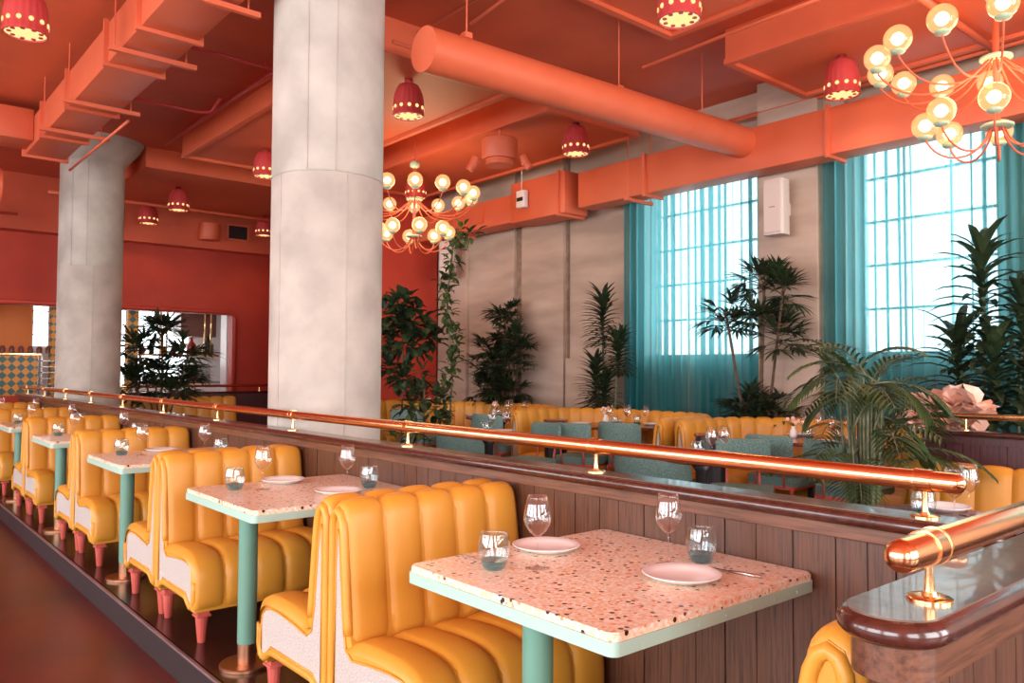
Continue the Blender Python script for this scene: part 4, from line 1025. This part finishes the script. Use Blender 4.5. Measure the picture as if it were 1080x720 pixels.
# ------------------------------------------------------------------ ducts, pipes and ceiling gear
def rect_duct(label, x0, x1, y0, y1, z0, z1, flanges=(), hangers=(), bev=0.0):
    t = thing('air_duct', label, 'duct', (x0, (y0+y1)/2, z0))
    o = obj('duct_body', BX(x0, x1, y0, y1, z0, z1, bev=0.006), 'coral', t, 40); o.location = -Vector(t.location)
    for f in flanges:
        bm = NB(); w_ = 0.035; box(bm, x0-w_, x1+w_, f-0.018, f+0.018, z0-0.03, z0+0.001); box(bm, x0-w_, x0+0.001, f-0.018, f+0.018, z0+0.0012, z1+0.02); box(bm, x1-.001, x1+w_, f-0.018, f+0.018, z0+0.0012, z1+0.02)
        o = obj('flange', bm, 'coral', t); o.location = -Vector(t.location)
    for h in hangers:
        bm = NB(); box(bm, x0-0.10, x1+0.14, h-0.02, h+0.02, z0-0.055, z0-0.02)
        for x in (x0-0.06, x1+0.06): tube(bm, [(x, h, z0-0.04), (x, h, SL)], 0.006, 6)
        o = obj('hanger', bm, 'coral', t); o.location = -Vector(t.location)
    return t
rect_duct('long rectangular coral duct crossing the ceiling at the upper left', 1.605, 2.01, -2.0, 10.6, 3.90, 4.23, (1.5, 3.4, 6.0, 6.9, 8.3, 9.5, 10.5), (2.4, 5.2, 6.45, 8.0, 9.1))
rect_duct('short box duct joining the long duct at the left edge', 0.9, 1.60, 10.0, 10.5, 3.95, 4.29)
rect_duct('long coral duct running above the teal curtains', 6.83, 7.10, -2.0, 6.80, 3.43, 3.86, (5.75, 3.60, 0.5), (5.95,))
rect_duct('coral duct section above the concrete wall, left of the equipment box', 6.83, 7.16, 8.02, 10.38, 3.43, 3.80, (9.3,), ())
rect_duct('deeper coral equipment box in the duct run left of the curtains', 6.78, 7.18, 6.98, 8.0, 3.40, 3.92, (7.08,), ())
t = thing('round_duct', 'thick round coral duct crossing the ceiling towards the window wall', 'duct', (3.0, 4.5, 3.7))
def duct_round(p0, p1, r_):
    bm = NB(); tube(bm, [p0, p1], r_, 48); return bm
o = obj('duct_body', duct_round((3.02, 4.5, 3.655), (6.86, 4.5, 3.735), 0.155), 'coral', t, 40); o.location = -Vector(t.location)
o = obj('seam', duct_round((5.85, 4.5, 3.714), (5.856, 4.5, 3.714), 0.157), 'coral', t, 40); o.location = -Vector(t.location)
for x, zt in ((3.35, SL), (4.95, SL), (6.1, SL)):
    bm = NB(); tube(bm, [(x, 4.45, 3.80), (x, 4.45, zt)], 0.006, 6); box(bm, x-0.03, x+0.03, 4.42, 4.48, 3.80, 3.84)
    o = obj('hanger', bm, 'coral', t); o.location = -Vector(t.location)
t = thing('round_duct', 'round coral duct end at the left edge below the box duct', 'duct', (1.3, 11.3, 3.6))
o = obj('duct_body', duct_round((-2.0, 11.1, 3.62), (1.45, 11.1, 3.62), 0.20), 'coral', t, 40); o.location = -Vector(t.location)
def pipe(label, pts, r_=0.018, m='coral', cat='pipe'):
    return tag(obj('ceiling_pipe', tube(NB(), pts, r_, 10), m, smooth=True), label, cat)
pipe('thin dark coral pipe running behind the coral drum fitting toward the red lamp', [(3.3, 5.35, 4.05), (7.0, 5.35, 4.05)], 0.016)
pipe('thin pipe on the ceiling slab left of the round duct, nearer one', [(3.7, 0.5, 4.34-.02), (3.7, 5.6, 4.34-.02)], 0.014)
pipe('thin pipe meeting the round duct from the upper middle', [(3.5, 4.6, 4.0), (3.5, 2.2, 4.3)], 0.012)
pipe('thin coral pipe joining the round duct near its middle', [(5.2, 4.4, 4.05), (5.2, 2.0, 4.09)], 0.014)
pipe('long coral pipe along the right edge of the box ceiling panel', [(7.2, -1.0, 4.12), (7.2, 5.7, 4.12)], 0.022)
pipe('stout coral conduit crossing under the ceiling left of the upper right chandelier', [(5.5, 2.35, 4.10), (7.25, 2.35, 4.10)], 0.028)
pipe('dark coral pipe on the slab between the left duct and the large column', [(2.05, 7.15, 4.30), (3.3, 7.15, 4.30)], 0.018, 'lamp_red')
pipe('curved dark pipe on the slab above the farther column', [(2.0, 8.6, 4.2), (2.9, 8.6, 4.2), (3.02, 8.55, 4.22), (3.02, 8.3, 4.30)], 0.018, 'lamp_red')
pipe('long dark pipe running away along the edge of the hanging panel', [(3.16, 4.6, 4.33), (3.16, 10.6, 4.33)], 0.02, 'lamp_red')
pipe('long coral pipe in front of the far red bulkhead', [(2.3, 13.1, 4.02), (7.1, 13.1, 4.02)], 0.025)
pipe('coral pipe below the left duct running to the column head', [(2.10, 8.2, 3.84), (2.10, 10.7, 3.84)], 0.014)
pipe('thin coral pipe before the bulkhead at the left edge', [(0.2, 13.6, 3.72), (2.0, 13.6, 3.72)], 0.02)
pipe('upright coral pipe in front of the bulkhead left of the farther column', [(3.0, 13.93, 3.45), (3.0, 13.93, 4.2)], 0.02)
# bulkhead grilles
def grille(x, label):
    t = thing('air_vent', label, 'vent', (x, YR-0.30, 3.75), group='dark square vents in the red bulkhead')
    bm = NB(); w_, h = 0.20, 0.26
    box(bm, -w_, w_, -0.02, 0, 0, 0.03); box(bm, -w_, w_, -0.02, 0, h, h+.03); box(bm, -w_, -w_+.03, -0.02, 0, 0, h); box(bm, w_-.03, w_, -0.02, 0, 0, h); obj('frame', bm, 'coral', t)
    bm = NB()
    for k in range(8): box(bm, -w_+.03, w_-.03, -0.012, -0.004, 0.035+k*0.028, 0.05+k*0.028)
    obj('slats', bm, 'black', t); obj('backing', BX(-w_+.02, w_-.02, -0.003, -0.0005, 0.02, h), 'black', t)
grille(3.35, 'dark square vent in the bulkhead just right of the farther column'); grille(5.45, 'dark square vent in the bulkhead left of the large column')
t = thing('ceiling_drum', 'coral drum fitting with two spotlights hanging beside the farther chandelier', 'light fitting', (5.55, 6.95-.2, 3.72))
obj('drum', lathe(NB(), [(0.19, 0.06), (0.20, 0.08), (0.20, 0.28), (0.19, 0.29)], 36), 'coral', t, 40)
obj('inner_ring', lathe(NB(), [(0.15, 0.0), (0.15, 0.07)], 30), 'coral', t, 40)
obj('stem', lathe(NB(), [(0.02, 0.28), (0.02, 0.43)], 10), 'coral', t)
for dx, dy in ((-0.17, 0.2), (0.17, -0.2)):
    bm = NB(); tube(bm, [(dx, dy, 0.10), (dx*1.15, dy*1.15, 0.0)], 0.05, 16); tube(bm, [(dx*1.15, dy*1.15, 0.02), (dx*1.3, dy*1.3, -0.04)], 0.045, 16)
    obj('spotlight', bm, 'coral', t, 40)
t = thing('ceiling_drum', 'small coral drum on the bulkhead beside the vent left of the large column', 'light fitting', (4.9, 13.85, 3.62))
obj('drum', lathe(NB(), [(0.16, 0.06), (0.17, 0.08), (0.17, 0.34), (0.16, 0.35)], 24), 'coral', t, 40); obj('arm', BX(-0.02, 0.02, 0, 0.16, 0.15, 0.19), 'coral', t)
t = thing('control_box', 'small white control box with a dark band hanging on the duct', 'control box', (6.72, 7.72, 3.56))
obj('housing', BX(-0.03, 0.045, -0.075, 0.075, 0, 0.22, bev=0.008), 'white_paint', t, 40)
obj('display', BX(-0.033, -0.029, -0.06, 0.06, 0.08, 0.13), 'black', t); obj('cable', tube(NB(), [(0, 0, 0.22), (0, 0, 0.5)], 0.005, 6), 'white_paint', t)
t = thing('access_plate', 'small coral access plate on the duct behind the farther chandelier', 'access plate', (6.83, 8.75, 3.5))
obj('cover', BX(-0.025, 0.0, -0.12, 0.12, 0, 0.2, bev=0.004), 'coral', t)
# white array speakers
def speaker(x, y, z, rz, label):
    t = thing('wall_speaker', label, 'speaker', (x, y, z), rz, 'white wall speakers')
    bm = NB(); prism(bm, rrect(-0.05, 0.11, -0.105, 0.105, 0.03), 0, 0.54); obj('cabinet', bm, 'speaker_white', t, 40)
    obj('front_grille', BX(-0.062, -0.048, -0.09, 0.09, 0.02, 0.52, bev=0.006), 'speaker_white', t)
    obj('badge', BX(-0.065, -0.061, -0.03, 0.03, 0.26, 0.272), 'steel', t)
    obj('bracket', BX(0.08, 0.30, -0.03, 0.03, 0.22, 0.34), 'speaker_white', t)
speaker(6.92, 4.20, 2.78, 0.05, 'white wall speaker high on the concrete pier right of the left curtains')
speaker(6.93, 9.66, 2.84, 0.3, 'white wall speaker high on the wall below the farther chandelier')
# small wall items on the red stub wall
t = thing('wall_sconce', 'small white cone sconce on the red wall behind the tree', 'wall lamp', (6.30, 10.38, 1.62))
obj('shade', lathe(NB(), [(0.03, 0.12), (0.06, 0.0), (0.055, 0.0), (0.026, 0.115)], 20, (0, -0.08, 0)), 'plate', t, True); obj('arm', BX(-0.012, 0.012, -0.08, 0.02, 0.10, 0.124), 'gold', t)
t = thing('wall_panel', 'small dark square control screen on the red wall beside the large column', 'control panel', (5.98, 10.39, 1.13))
obj('screen', BX(-0.08, 0.08, -0.02, -0.012, 0, 0.16), 'black', t); obj('frame', BX(-0.09, 0.09, -0.012, 0.01, -0.01, 0.17), 'steel', t)

# ------------------------------------------------------------------ the bar beyond the red wall
t = thing('bar_counter', 'tiled bar counter with orange and teal diamond tiles at the left', 'counter', (1.6, 15.6, 0.05))
obj('tile_front', BX(-1.2, 1.05, 0, 0.08, 0.0, 1.62), 'diamond_tile', t); obj('counter_top', BX(-1.25, 1.1, -0.06, 0.5, 1.62, 1.66, bev=0.008), 'gold', t)
obj('body', BX(-1.2, 1.05, 0.08, 0.45, 0, 1.6), 'white_paint', t)
for k in range(9): tag(obj('jar', lathe(NB(), [(0.04, 0), (0.045, 0.01), (0.045, 0.09), (0.03, 0.10), (0.035, 0.12), (0, 0.125)], 14), 'jar', smooth=True, loc=(1.75+k*0.135, 15.75, 1.71)), 'small dark jar in the row on the tiled bar counter', 'jar', 'jars in a row on the bar counter')
t = thing('glass_rack', 'metal rack of shelves beside the tiled bar counter', 'rack', (2.95, 15.6, 0.05))
bm = NB()
for z in (1.12, 1.22, 1.32, 1.42, 1.52): box(bm, -0.25, 0.30, 0, 0.35, z, z+0.02)
obj('shelves', bm, 'steel', t)
bm = NB()
for x in (-0.25, 0.28):
    for y in (0, 0.33): box(bm, x, x+0.02, y, y+0.02, 0, 1.62)
obj('posts', bm, 'steel', t)
t = thing('bar_shelf', 'suspended gold bar shelf in the right part of the opening', 'shelf', (4.7, 15.9, 1.70))
obj('board', BX(-0.6, 1.15, 0, 0.3, 0, 0.04), 'gold', t)
for x in (0.16, 0.26, 0.98, 1.10): obj('hanging_rod', tube(NB(), [(x-.1, 0.05, 0.02), (x-.1, 0.05, 1.28)], 0.016, 8), 'gold', t, True)
def bottle(x, y, z, h, r_, m, label): tag(obj('bottle', lathe(NB(), [(r_, 0), (r_, h*0.55), (r_*0.35, h*0.75), (r_*0.3, h), (0, h)], 14), m, smooth=True, loc=(x, y, z)), label, 'bottle', 'bottles on the gold bar shelf')
bottle(5.36, 16.05, 1.742, 0.34, 0.09, 'red_vase', 'tall dark red vase-shaped bottle on the gold bar shelf')
bottle(5.68, 16.05, 1.742, 0.36, 0.11, 'black', 'wide black bottle at the right end of the gold bar shelf')
for k, x in enumerate((4.3, 4.45, 4.6, 4.85, 5.0, 5.15, 5.5)): bottle(x, 16.0+0.03*(k % 2), 1.742, 0.16+0.03*(k % 3), 0.045, ['jar', 'red_vase', 'black'][k % 3], ['brown', 'red', 'black'][k % 3]+' small bottle among the row on the gold bar shelf')
t = thing('extractor_hood', 'brown box hood hanging in the bar room', 'hood', (5.55, 16.2, 2.10)); obj('hood_body', BX(-0.35, 0.35, 0, 0.5, 0, 0.60, bev=0.01), 'hood', t); obj('duct_stub', BX(-0.15, 0.15, 0.1, 0.4, 0.60, 0.9), 'hood', t)
t = thing('espresso_machine', 'stainless steel machine under the gold bar shelf', 'machine', (5.3, 15.6, 1.22)); obj('casing', BX(-0.25, 0.28, 0, 0.35, 0.0, 0.32, bev=0.02), 'steel', t, 40); obj('drip_tray', BX(-0.22, 0.25, -0.12, 0.02, 0.0, 0.05), 'steel', t)
t = thing('bar_counter', 'bar worktop with a steel top in the right part of the opening', 'counter', (4.9, 15.5, 0.05)); obj('body', BX(-0.7, 0.9, 0, 0.5, 0, 1.13), 'white_paint', t); obj('counter_top', BX(-0.75, 0.95, -0.05, 0.55, 1.13, 1.17, bev=0.006), 'steel', t)
